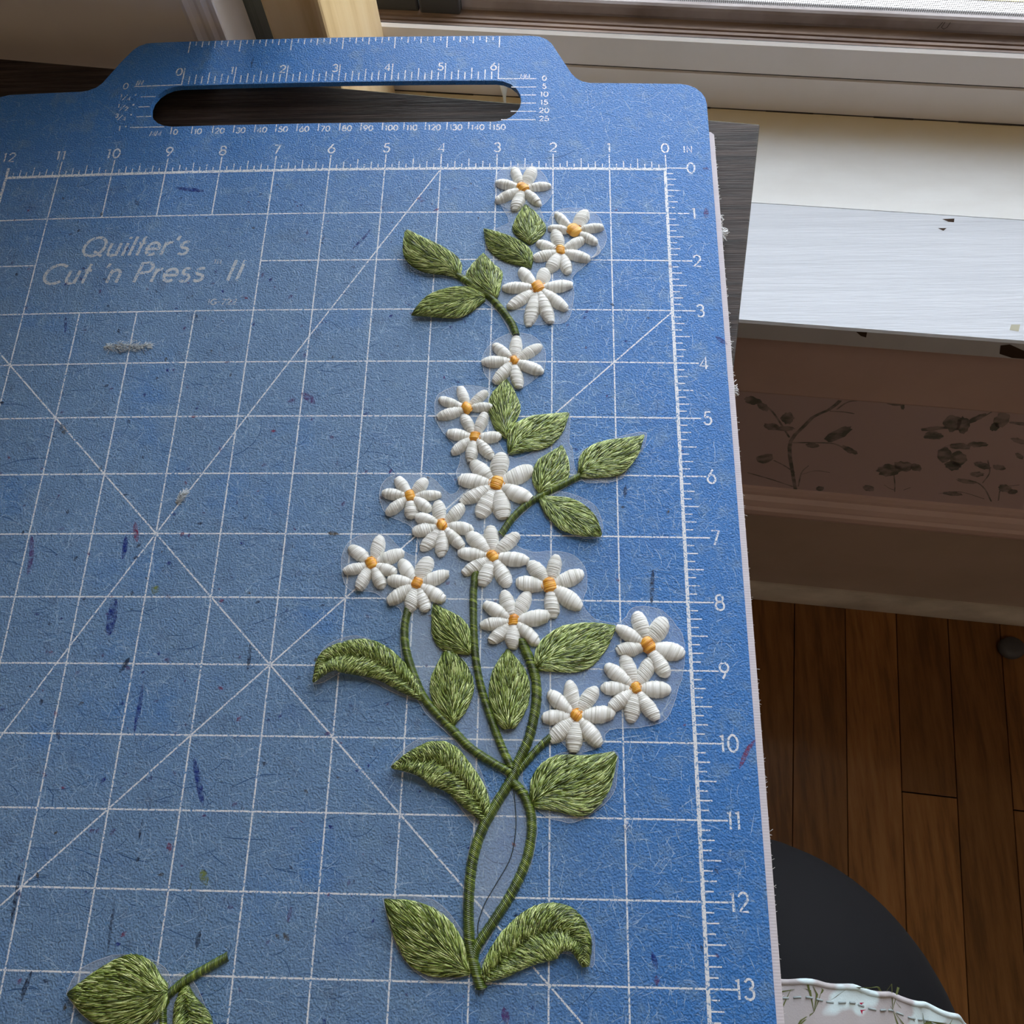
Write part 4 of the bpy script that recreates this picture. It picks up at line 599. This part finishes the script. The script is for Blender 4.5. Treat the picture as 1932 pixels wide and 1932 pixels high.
for i in range(6):
    mb = MB(); write(mb, str(i * 5), -2.17, 2.055 - i * .197, .115, .023, 0, .2, 'c', 1.1); mb.build('numeral', M_PRINT, mat, False)
TS = .24
mb = MB(); write(mb, "Quilter's", -10.25, -1.84, .41, .055, TS, .11, 'l', 1.12, .0014)
write(mb, "Cut 'n Press", -10.84, -2.40, .41, .055, TS, .105, 'l', 1.13, .0014); write(mb, 'II', -7.56, -2.40, .43, .055, TS, .20, 'l', 1, .0014)
write(mb, 'TM', -7.82, -2.05, .09, .018, .1, .15)
mb.build('title_lettering', M_TITLE, mat, False)
mb = MB(); write(mb, 'IG-722', -7.80, -2.88, .11, .020, .1, .2, 'l', 1.1); mb.build('title_lettering', M_TITLE, mat, False)
# scratches and cuts
rs = random.Random(21)
def scratches(name, m, cnt, w0, w1, lmin, lmax, seed, bias=0):
    rs = random.Random(seed); mb = MB(); k = 0
    while k < cnt:
        x_ = rs.uniform(-12.6, .75); y_ = rs.uniform(-14.6, 1.9)
        if rs.random() > (1.0 if (-12 < x_ < 0 and y_ < -.1) else .45): continue
        if y_ > .95 and -9.7 < x_ < -2.4: continue
        if bias == 2 and not (x_ < -4 and y_ < -4) and rs.random() < .6: continue
        L = lmin + (lmax - lmin) * rs.random() ** 2.5
        a_ = rs.choice((rs.gauss(0, .35), rs.gauss(math.pi / 2, .3), rs.uniform(0, math.pi))) if bias != 2 else rs.gauss(0, .3)
        cu = rs.gauss(0, 1.6); pts = []; p = np.array((x_, y_))
        for j in range(6):
            pts.append(p.copy()); p = p + np.array((math.cos(a_), math.sin(a_))) * L / 5; a_ += cu * L * .3 + rs.gauss(0, .04)
        if any(q[0] > .76 or q[1] > 1.9 or (q[1] > .9 and -9.7 < q[0] < -2.4) for q in pts): continue
        ribbon(mb, pts, rs.uniform(w0, w1), LG * .5, onm, 9, True); k += 1
    o = mb.build(name, m, mat, False); o['kind'] = 'stuff'; return o
scratches('scratch', M_SCR, 15000, .0035, .008, .04, .42, 5)
scratches('scratch', M_SCR, 150, .005, .010, .3, 1.8, 6)
scratches('knife_cut', M_SCRD, 1500, .004, .009, .05, .5, 8, 2)
scratches('knife_cut', M_SCRD, 110, .006, .012, .3, 1.1, 9, 2)
# ink and dirt marks
inkc = dict(blue=(.01, .03, .22), purple=(.10, .05, .20), red=(.22, .03, .09), black=(.02, .03, .06), green=(.20, .26, .08), brown=(.09, .08, .06))
M_INK = {}
for k_, c_ in inkc.items():
    m, n, l, b = material('ink_' + k_, c_, .5, .3)
    mx = n.new('ShaderNodeMixShader'); tr = n.new('ShaderNodeBsdfTransparent'); out = [q for q in n if q.type == 'OUTPUT_MATERIAL'][0]
    f = ramp(n, l, nz(n, l, coords(n, l), 700, 4, .7), [(.36, (.05, .05, .05)), (.62, (.80, .80, .80))])
    l.new(f, mx.inputs[0]); l.new(tr.outputs[0], mx.inputs[1]); l.new(b.outputs[0], mx.inputs[2]); l.new(mx.outputs[0], out.inputs[0]); M_INK[k_] = m
for k_, w_, pts in INK_MARKS:
    mb = MB(); ribbon(mb, pts, w_ * 1.25, LG * 2.2, onm, .05, True); mb.build('ink_mark', M_INK[k_], mat, False)
mb = {k_: MB() for k_ in inkc}; ks = list(inkc)
for i in range(640):
    x_ = rs.uniform(-12.4, .2); y_ = rs.uniform(-14.4, -.3)
    if rs.random() > .25 + .75 * (x_ < -3): continue
    r_ = rs.uniform(.015, .05); k_ = rs.choice(ks[:4] + ['blue', 'black', 'purple', 'brown']); a_ = rs.uniform(0, 3.14)
    ribbon(mb[k_], [(x_ - r_ * math.cos(a_), y_ - r_ * math.sin(a_)), (x_, y_), (x_ + r_ * math.cos(a_), y_ + r_ * math.sin(a_))], r_ * 1.2, LG * 2, onm, .05, True)
for k_ in ks:
    o = mb[k_].build('stain_speck', M_INK[k_], mat, False); o['kind'] = 'stuff'

# ------------------------------------------------------------------ embroidery
def stitched(mb, x0, y0, x1, y1, wmax, H, kind='petal', pitch=.0225, rng=None, base=0.03, lift=0.0):
    """padded satin stitch: a dome wound crosswise with single threads"""
    p0 = np.array((x0, y0)); p1 = np.array((x1, y1)); L = np.linalg.norm(p1 - p0); d = (p1 - p0) / L; m = np.array((-d[1], d[0]))
    ns = max(6, int(L / pitch)); sub = 3; nv = 10; rows = ns * sub + 1; vs = []; tn = []
    sl = rng.uniform(-.55, .55); jt = [1 + rng.uniform(-.035, .035) for _ in range(ns + 1)]; jo = [rng.uniform(-.5, .5) * pitch for _ in range(ns + 1)]; tt = [rng.random() for _ in range(ns + 1)]
    for i in range(rows):
        s = i / (rows - 1); k = min(i // sub, ns - 1); ph = (i % sub) / sub
        if kind == 'petal':
            wdt = wmax * .5 * (max(0., math.sin(math.pi * min(1, (.14 + .86 * s) ** 1.42))) ** .46 * .95 + .05)
            hh = H * max(0., math.sin(math.pi * min(1, .12 + .88 * s) ** 1.15)) ** .5
        else:
            wdt = wmax * .5 * max(.05, 1 - (2 * s - 1) ** 4) ** .5; hh = H * max(.02, 1 - (2 * s - 1) ** 4) ** .5
        ridge = .0066 * abs(math.sin(math.pi * (i / sub))) if ph else -.002
        wj = wdt * jt[k] + (.0035 if ph else 0)
        for j in range(nv + 1):
            t = -1 + 2 * j / nv; c = math.sqrt(max(0, 1 - t * t))
            off = sl * t * wj * .5 + (jo[k] if 0 < i < rows - 1 else 0)
            q = p0 + d * (s * L + off) + m * (t * wj)
            z = base + hh * c + ridge * (c ** .3) + lift * s * s - (.02 if abs(t) > .99 else 0)
            vs.append(onm(q[0], q[1], z)); tn.append(tt[k])
    w = nv + 1
    o = len(mb.v); mb.v += vs; mb.t += tn
    mb.f += [(o + i * w + j, o + (i + 1) * w + j, o + (i + 1) * w + j + 1, o + i * w + j + 1) for i in range(rows - 1) for j in range(nv)]

app = tag(empty('embroidered_applique'), 'long embroidered daisy spray applique with white flowers and green leaves on the blue mat', 'applique', 'embroidered appliques')
app2 = tag(empty('embroidered_applique'), 'small green leaf and stem piece of embroidery near the bottom left corner of the picture', 'applique', 'embroidered appliques')
rp = random.Random(4)
for cx, cy, cr, pets in FLOWERS:
    fl_ = empty('flower', app)
    for i, (tx, ty, w_) in enumerate(pets):
        d = np.array((tx - cx, ty - cy)); L = np.linalg.norm(d); d /= L
        mb = MB(); st = cr * .62
        stitched(mb, cx + d[0] * st, cy + d[1] * st, tx + d[0] * .012, ty + d[1] * .012, w_ * 1.06, .092 + rp.uniform(-.01, .015), 'petal', .0235, rp, .02, rp.uniform(0, .03))
        mb.build('petal', M_PETAL, fl_)
    mb = MB(); a_ = rp.uniform(-.5, .9) + math.pi / 2; r_ = cr * 1.0
    if cr > .125: a_ = math.radians(50)
    stitched(mb, cx - math.cos(a_) * r_, cy - math.sin(a_) * r_, cx + math.cos(a_) * r_, cy + math.sin(a_) * r_, cr * 1.85, .07, 'core', .021, rp, .055)
    # loose couching threads round the eye
    for k_ in range(7):
        t0 = rp.uniform(0, 6.28); q = [(cx + math.cos(t0 + e_) * cr * (1.0 + .12 * rp.random()), cy + math.sin(t0 + e_) * cr * (1.0 + .12 * rp.random())) for e_ in (0, .3, .6)]
        tube(mb, [onm(a2, b2, .075) for a2, b2 in q], .009, 4, rp.random() * .6)
    mb.build('flower_center', M_GOLD, fl_)

def leaf(parent, kind, dz, pts, rng):
    N = 40
    mid = catmull([(p[0], p[1]) for p in pts], N); wl = catmull([(p[2], 0) for p in pts], N); wr = catmull([(p[3], 0) for p in pts], N)
    mid = np.array(mid); wl = np.maximum(np.array(wl)[:, 0], .005); wr = np.maximum(np.array(wr)[:, 0], .005)
    sl = np.concatenate([[0], np.cumsum(np.linalg.norm(np.diff(mid, axis=0), axis=1))]); Ltot = sl[-1]
    def at(s):
        x = min(max(s, 0), 1) * (N - 1); i = min(int(x), N - 2); f = x - i
        p = mid[i] * (1 - f) + mid[i + 1] * f
        a, b_ = max(i - 1, 0), min(i + 2, N - 1); d = mid[b_] - mid[a]; d /= np.linalg.norm(d)
        return p, np.array((-d[1], d[0])), wl[i] * (1 - f) + wl[i + 1] * f, wr[i] * (1 - f) + wr[i + 1] * f
    wm = max(wl.max(), wr.max())
    def surf(s, t, up=0.):
        p, m, a, b_ = at(s); w = a if t > 0 else b_
        q = p + m * t * w
        env = min(1., 2.6 * w / wm) if wm else 1
        z = .018 + .075 * env * max(0., 1 - t * t) ** .5
        if kind == 1: z = .02 + .10 * env * (max(0., 1 - (abs(t) * 2 - 1) ** 2) ** .5 * .8 + .1) if abs(t) < 1 else .02   # two padded lobes, a groove on the midrib
        z += dz * max(0, s) ** 1.5 + up
        return np.array(onm(q[0], q[1], z))
    mb = MB(); nu, nv = 30, 12
    vs = [surf(i / nu, -1 + 2 * j / nv) for i in range(nu + 1) for j in range(nv + 1)]
    mb.add(vs, [(i * (nv + 1) + j, (i + 1) * (nv + 1) + j, (i + 1) * (nv + 1) + j + 1, i * (nv + 1) + j + 1) for i in range(nu) for j in range(nv)], .12)
    area = sum((wl[i] + wr[i]) * (sl[i + 1] - sl[i]) for i in range(N - 1))
    cnt = int(area * (2500 if kind == 0 else 3800))
    for q in range(cnt):
        s = rng.random(); p, m, a, b_ = at(s)
        if rng.random() * 2 * wm > a + b_ + .02: continue
        t = rng.uniform(-1, 1) if kind == 0 else rng.uniform(-1, 1)
        w = a if t > 0 else b_; sg = 1 if t > 0 else -1
        L = rng.uniform(.10, .22) if kind == 0 else rng.uniform(.07, .15)
        ang = (.12 + .40 * abs(t) + rng.gauss(0, .06)) if kind == 0 else (.95 + rng.gauss(0, .12))
        ds = L * math.cos(ang) / Ltot; dt = sg * L * math.sin(ang) / max(w, .03)
        edge = rng.random() < .22
        s = max(0, s - ds * .5); t = t - dt * .5
        if abs(t) > .97: t = sg * .97
        P = []; tip = 1.02 if edge else .99
        zz = .004 + .008 * rng.random()
        for e_ in (0, .5, 1):
            s2 = s + ds * e_; t2 = t + dt * e_
            if s2 > 1: break
            if abs(t2) > tip: t2 = sg * tip
            P.append(surf(s2, t2, zz + .004 * math.sin(math.pi * e_)))
        if len(P) < 3: continue
        if np.linalg.norm(P[-1] - P[0]) < .03: continue
        e2 = abs(t) ** 2
        tone = rng.choice((.02, .1, .25, .4, .6, .75, .85)) + (.40 if rng.random() < .15 + .50 * e2 else 0) + rng.uniform(-.05, .05)  # sheen put into thread colour: random light and dark, paler toward edges
        tube(mb, P, [.003, .0062, .0035], 3, min(1, max(0, tone)))
    return mb.build('leaf', M_LEAF, parent)
rl = random.Random(9)
for i, (kind, dz, pts) in enumerate(LEAVES):
    leaf(app if i < 19 else app2, kind, dz, pts, rl)

def stem(parent, pts, w, rng):
    P = catmull(pts, 60); P = np.array(P); sl = np.concatenate([[0], np.cumsum(np.linalg.norm(np.diff(P, axis=0), axis=1))]); L = sl[-1]
    pitch = .0225; ns = int(L / pitch); sub = 3; nv = 8; mb = MB(); vs = []; tn = []; tone = .4; jt = 1; tt = .4
    for i in range(ns * sub + 1):
        if i % sub == 0: jt = 1 + rng.uniform(-.06, .06); tt = min(1, max(0, .45 + rng.gauss(0, .26)))
        ph = i % sub; s = i / (ns * sub) * L
        for j in range(nv + 1):
            t = -1 + 2 * j / nv; ss = min(max(s + t * w * .2, 0), L - 1e-6)
            k = min(int(np.searchsorted(sl, ss, 'right')) - 1, 58); f = (ss - sl[k]) / (sl[k + 1] - sl[k] + 1e-9)
            p = P[k] * (1 - f) + P[k + 1] * f; d = P[k + 1] - P[k]; d /= np.linalg.norm(d); m = np.array((-d[1], d[0]))
            c = math.sqrt(max(0, 1 - t * t)); ww = w * .5 * jt + (.005 if ph else -.004)
            q = p + m * t * ww; z = .01 + w * .62 * c + (.009 if ph else -.005) * c ** .3
            vs.append(onm(q[0], q[1], z)); tn.append(tt)
    k = nv + 1; mb.v = vs; mb.t = tn
    mb.f = [(i * k + j, (i + 1) * k + j, (i + 1) * k + j + 1, i * k + j + 1) for i in range(ns * sub) for j in range(nv)]
    return mb.build('stem', M_STEM, parent)
for g_, w_, pts in STEMS: stem(app if g_ == 0 else app2, pts, w_, rl)
for par, B_ in ((app, BACKING), (app2, BACKING2)):
    for q, ring in enumerate(B_):
        ring2 = [tuple(p) for p in catmull(list(ring) + [ring[0]], len(ring) * 4)[:-1]]
        o = plate('sheer_backing', M_NET, [ring2], 0, .012 + .0012 * q, .5, par)
        mb = MB(); P = [onm(x_ + rl.gauss(0, .004), y_ + rl.gauss(0, .004), .014 + .01 * rl.random()) for x_, y_ in ring2]
        tube(mb, P + [P[0]], .0022, 3); mb.build('cut_edge', M_FRAY, par)
mb = MB(); P = catmull([(-2.4858, -10.6578), (-2.4521, -10.9297), (-2.447, -11.1976), (-2.5102, -11.528), (-2.6961, -11.8545), (-2.8269, -12.0794), (-2.9016, -12.3003), (-2.9037, -12.4366)], 30)
tube(mb, [onm(p[0], p[1], .03) for p in P], .0055, 4); part_label(mb.build('loose_thread', M_DARKTH, app), 'fine dark loose thread between the two lower stems')
for k_ in range(4):
    mb = MB(); P = catmull([(-1.30 + .02 * k_, -1.66), (-1.235 + .015 * k_, -1.80 - .02 * k_), (-1.32, -1.95 - .01 * k_), (-1.50, -2.02 + .015 * k_), (-1.68 + .03 * k_, -1.98)], 16)
    tube(mb, [onm(p[0], p[1], .03 + .006 * k_) for p in P], .0035, 4); mb.build('loose_thread', M_FRAY, app)
# little white tufts where the cloth was cut
for cx, cy in ((-4.22, -8.96), (-1.75, -6.6), (-1.98, -6.75), (-1.0, -11.1), (-3.6, -9.6), (-2.9, -13.0)):
    mb = MB()
    for k_ in range(9):
        a_ = rl.uniform(0, 6.28); L = rl.uniform(.03, .09); p = np.array(onm(cx + rl.gauss(0, .03), cy + rl.gauss(0, .02), .02)); tube(mb, [p, p + (math.cos(a_) * L * .5, math.sin(a_) * L * .5, .02), p + (math.cos(a_) * L, math.sin(a_) * L, .005)], .004, 3)
    mb.build('cut_tuft', M_FRAY, app if cx != -1.0 else app)

# lint on the mat
def lint(label, cx, cy, lx, ly, cnt, seed, ang=0):
    mb = MB(); r_ = random.Random(seed)
    for i in range(cnt):
        t = r_.uniform(-1, 1); px_ = t * lx; py_ = r_.gauss(0, ly * .42) * (1 - .6 * t * t)
        L = r_.uniform(.03, .10); a_ = r_.gauss(0, .7); ca, sa = math.cos(ang), math.sin(ang)
        x_ = cx + px_ * ca - py_ * sa; y_ = cy + px_ * sa + py_ * ca; z = .01 + .04 * r_.random() * (1 - t * t)
        p = np.array(onm(x_, y_, z)); q = np.array(onm(x_ + L * math.cos(a_ + ang), y_ + L * math.sin(a_ + ang), z * .6))
        tube(mb, [p, (p + q) / 2 + (0, 0, .012), q], .0038, 3)
    return tag(mb.build('lint_scrap', M_LINT), label, 'lint', 'lint scraps on the mat')
M_LINT, n, l, b = material('pale_lint', (.52, .56, .58), .9, .1)
lint('long flat scrap of pale fuzzy lint below the title lettering', -9.06, -3.69, .40, .10, 260, 1)
lint('tiny crumpled tuft of white lint on the diagonal line left of the flowers', -7.70, -6.42, .11, .05, 120, 2, 1.0)

# ------------------------------------------------------------------ seated person at the lower right
per = tag(empty('person'), 'seated person in charcoal leggings and a pale floral top with stitched hem', 'person')
def rings(mb, spine, k=28):
    n_ = len(spine); vs = []
    for i, (x, y, z, rx, rz) in enumerate(spine):
        a = np.array(spine[max(i - 1, 0)][:3], float); c = np.array(spine[min(i + 1, n_ - 1)][:3], float); d = c - a; d /= np.linalg.norm(d)
        side = np.cross(d, (0, .35, 1)) if abs(d[2]) < .9 else np.cross(d, (0, 1, 0)); 
        if side[0] < 0: side = -side
        side /= np.linalg.norm(side); upv = np.cross(side, d); upv /= np.linalg.norm(upv)
        for j in range(k):
            t = 2 * math.pi * j / k; vs.append(np.array((x, y, z)) + side * rx * math.cos(t) + upv * rz * math.sin(t))
    mb.add(vs, [(i * k + j, i * k + (j + 1) % k, (i + 1) * k + (j + 1) % k, (i + 1) * k + j) for i in range(n_ - 1) for j in range(k)] + [tuple(range(k - 1, -1, -1)), tuple(range((n_ - 1) * k, n_ * k))])
def skinned(name, m, pts, edges, parent, k_=1.38, lvl=2):
    me = bpy.data.meshes.new(name); bm = bmesh.new(); ly = bm.verts.layers.skin.verify()
    bv = []
    for i, p in enumerate(pts):
        q = bm.verts.new((p[0] * S, p[1] * S, p[2] * S)); q[ly].radius = (p[3] * S * k_, p[4] * S * k_); q[ly].use_root = i == 0; bv.append(q)
    for a_, c_ in edges: bm.edges.new((bv[a_], bv[c_]))
    bm.to_mesh(me); bm.free(); me.materials.append(m)
    o = bpy.data.objects.new(name, me); C.objects.link(o); o.parent = parent
    sk = o.modifiers.new('skin', 'SKIN'); sk.use_smooth_shade = True
    ss = o.modifiers.new('sub', 'SUBSURF'); ss.levels = lvl; ss.render_levels = lvl
    return o
def blob_body(name, m, chains, parent, voxel=.32, smooth=14):
    """overlapping spheres along the bones, fused to one continuous skin"""
    bm = bmesh.new()
    for ch in chains:
        for p, q in zip(ch, ch[1:]):
            p = np.array(p); q = np.array(q); k = max(2, int(np.linalg.norm(p[:3] - q[:3]) / (.35 * min(p[3], q[3]))))
            for i in range(k + 1):
                c_ = p + (q - p) * i / k
                bmesh.ops.create_icosphere(bm, subdivisions=3, radius=1, matrix=Matrix.Translation(Vector(c_[:3]) * S) @ Matrix.Diagonal((c_[3] * S, c_[3] * S, c_[4] * S, 1)))
    me = bpy.data.meshes.new(name); bm.to_mesh(me); bm.free(); me.materials.append(m)
    o = bpy.data.objects.new(name, me); C.objects.link(o); o.parent = parent
    rm = o.modifiers.new('fuse', 'REMESH'); rm.mode = 'VOXEL'; rm.voxel_size = voxel * S; rm.use_smooth_shade = True
    sm = o.modifiers.new('smooth', 'SMOOTH'); sm.iterations = smooth; sm.factor = .5
    return o
blob_body('leggings', M_TROUS, [
    [(-3.6, -31, -7.2, 6.2, 4.6), (-.4, -27.5, -7.1, 4.7, 4.3), (.8, -21.5, -7.0, 4.35, 4.1), (1.30, -16, -7.0, 4.35, 4.0), (1.30, -14.95, -7.1, 4.30, 3.85), (1.4, -13.9, -9.6, 3.2, 3.2), (1.4, -14.2, -13.5, 2.6, 2.6), (1.4, -15.0, -17, 2.55, 2.6), (1.4, -15.3, -22, 1.8, 1.8), (1.4, -15.4, -25.8, 1.4, 1.4)],
    [(-3.6, -31, -7.2, 6.2, 4.6), (-7.0, -27.5, -7.2, 4.7, 4.3), (-8.6, -21.5, -7.4, 4.2, 4.0), (-9.2, -16, -7.8, 3.9, 3.7), (-9.3, -14.8, -8.2, 3.6, 3.5), (-9.3, -13.9, -10.2, 3.0, 3.0), (-9.3, -14.2, -13.8, 2.5, 2.5), (-9.3, -15.0, -17, 2.5, 2.5), (-9.3, -15.3, -22, 1.8, 1.8), (-9.3, -15.4, -25.8, 1.4, 1.4)]], per)
blob_body('torso', M_SHIRT, [[(-3.6, -31.2, -5.5, 6.5, 4.6), (-3.6, -31.8, -1, 5.9, 4.4), (-3.6, -32, 3, 5.8, 4.2)]], per)
for x_ in (1.4, -9.3):
    skinned('foot', M_SOCK, [(x_, -15.3, -26.0, 1.45, 1.45), (x_, -15.9, -28.0, 1.35, 1.35), (x_, -12.5, -28.5, 1.5, .95), (x_, -8.5, -28.75, 1.45, .7), (x_, -6.9, -28.85, 1.0, .55)], [(0, 1), (1, 2), (2, 3), (3, 4)], per)
# floral top draped over the lap, hem towards the camera's far side
top = empty('floral_top', per)
def lap(t, s):
    """t across from outer side to the middle (angle), s back from the hem"""
    a = math.radians(-38 + 210 * t)
    rx = 4.47 + .04 * math.sin(9 * a) * (1 - s); rz = 4.15
    cx = 1.36 - s * 3.4; cy = -13.1 - (1.95 if math.cos(a) > 0 else .5) * (1 - math.sin(a)) ** .95 - 15.5 * s + .02 * math.sin(40 * a); cz = -7.05
    rip = .05 * math.sin(34 * a + 3 * math.sin(5 * a)) * math.exp(-s * 26)
    return (cx + (rx + rip) * math.cos(a), cy, cz + (rz + rip) * math.sin(a))
mb = MB(); nu, nv = 120, 40
for i in range(nv + 1):
    s = (i / nv) ** 1.6
    for j in range(nu + 1): mb.v.append(lap(j / nu, s))
mb.f = [(i * (nu + 1) + j, i * (nu + 1) + j + 1, (i + 1) * (nu + 1) + j + 1, (i + 1) * (nu + 1) + j) for i in range(nv) for j in range(nu)]
o = mb.build('cloth', M_SHIRT, top); so = o.modifiers.new('solid', 'SOLIDIFY'); so.thickness = .04 * S; so.offset = 1
mb = MB(); tube(mb, [np.array(lap(j / 200, .0)) + (0, 0, .03) for j in range(201)], .045, 6); mb.build('rolled_hem', M_SHIRT, top)
mb = MB()
for j in range(0, 96):
    mb_p = [np.array(lap((j + e_) / 96, .0135)) for e_ in (0, .3, .62)]
    c0 = np.array((1.36, 0, -7.05)); P = []
    for p in mb_p:
        d = p - (c0[0], p[1], c0[2]); d /= np.linalg.norm(d); P.append(p + d * .05)
    tube(mb, P, .016, 4)
mb.build('hem_stitching', M_STITCH, top)
def on_lap(t, s, d=.047):
    p = np.array(lap(t, s)); q = p - (1.36 - s * 3.4, p[1], -7.05); return tuple(p + q / np.linalg.norm(q) * d)
def lapribbon(mb, pts, w_): 
    ribbon(mb, pts, w_, .0, lambda a_, c_, e_: on_lap(a_, c_ / 16.), .3, True)
rq = random.Random(31)
mbs = {M_SPRIG: MB()}
for t0, s0 in ((.31, .22), (.40, .42), (.49, .20), (.57, .40), (.35, .62), (.45, .75), (.12, .5), (.23, .9), (.30, .45), (.36, 1.3), (.45, .7), (.55, 1.5), (.2, 2.2), (.4, 2.6), (.62, .8), (.7, 2), (.3, 3.4), (.5, 3.6), (.15, 3.8)):
    # fine fans of olive stems, drawn in (angle, inches from hem) scaled to inches
    for k_ in range(7):
        a_ = rq.uniform(.6, 2.5) + (0 if rq.random() < .5 else 3.1); L = rq.uniform(.35, .9)
        lapribbon(mbs[M_SPRIG], [(t0, s0), (t0 + math.cos(a_) * L * .5 / 15.5, s0 + math.sin(a_) * L * .5), (t0 + math.cos(a_ + .2) * L / 15.5, max(.05, s0 + math.sin(a_ + .2) * L))], .0022)
    lapribbon(mbs[M_SPRIG], [(t0 + .02, s0 - .3), (t0 + .045, s0 - .2), (t0 + .065, s0)], .010)
    for k_ in range(2):
        a_ = t0 + rq.uniform(-.05, .05); c_ = max(.1, s0 + rq.uniform(-.4, .4)); mb = MB(); lapribbon(mb, [(a_, c_), (a_ + .004, c_ + .03), (a_ + .003, c_ + .08)], .003); mb.build('berry_print', M_BERRY, top, False)
for m_, q in mbs.items():
    q.build('printed_sprigs', m_, top, False)['kind'] = 'stuff'

# unseen fixture added around the fill light
lamp = tag(empty('added_fill_lamp'), 'round white bowl added out of view around the fill light', 'lamp')
mb = MB(); c0 = RW(6, -44, 0); prof = [(65.99, 3), (65.5, 8.6), (61.6, 9.2), (61.4, 8.8), (61.4, .1)]
vs = [(c0[0] + r_ * math.cos(a_ * math.pi / 16), c0[1] + r_ * math.sin(a_ * math.pi / 16), z) for z, r_ in prof for a_ in range(32)]
mb.add(vs, [(i * 32 + j, i * 32 + (j + 1) % 32, i * 32 + 32 + (j + 1) % 32, i * 32 + 32 + j) for i in range(len(prof) - 1) for j in range(32)])
mb.build('fill_lamp_bowl', M_TRIM, lamp)

# small dark lump lying by the baseboard
c0 = RW(11.0, -1.155, 0); mb = MB(); prof = [(ZF + .002, .42), (ZF + .12, .50), (ZF + .34, .50), (ZF + .46, .40), (ZF + .50, .2), (ZF + .50, .01)]
vs = [(c0[0] + r_ * 1.15 * math.cos(a_ * math.pi / 10), c0[1] + r_ * math.sin(a_ * math.pi / 10), z) for z, r_ in prof for a_ in range(20)]
mb.add(vs, [(i * 20 + j, i * 20 + (j + 1) % 20, i * 20 + 20 + (j + 1) % 20, i * 20 + 20 + j) for i in range(len(prof) - 1) for j in range(20)])
tag(mb.build('rubber_stopper', M_DGREY), 'small round black rubber lump on the dark floor near the baseboard', 'stopper')
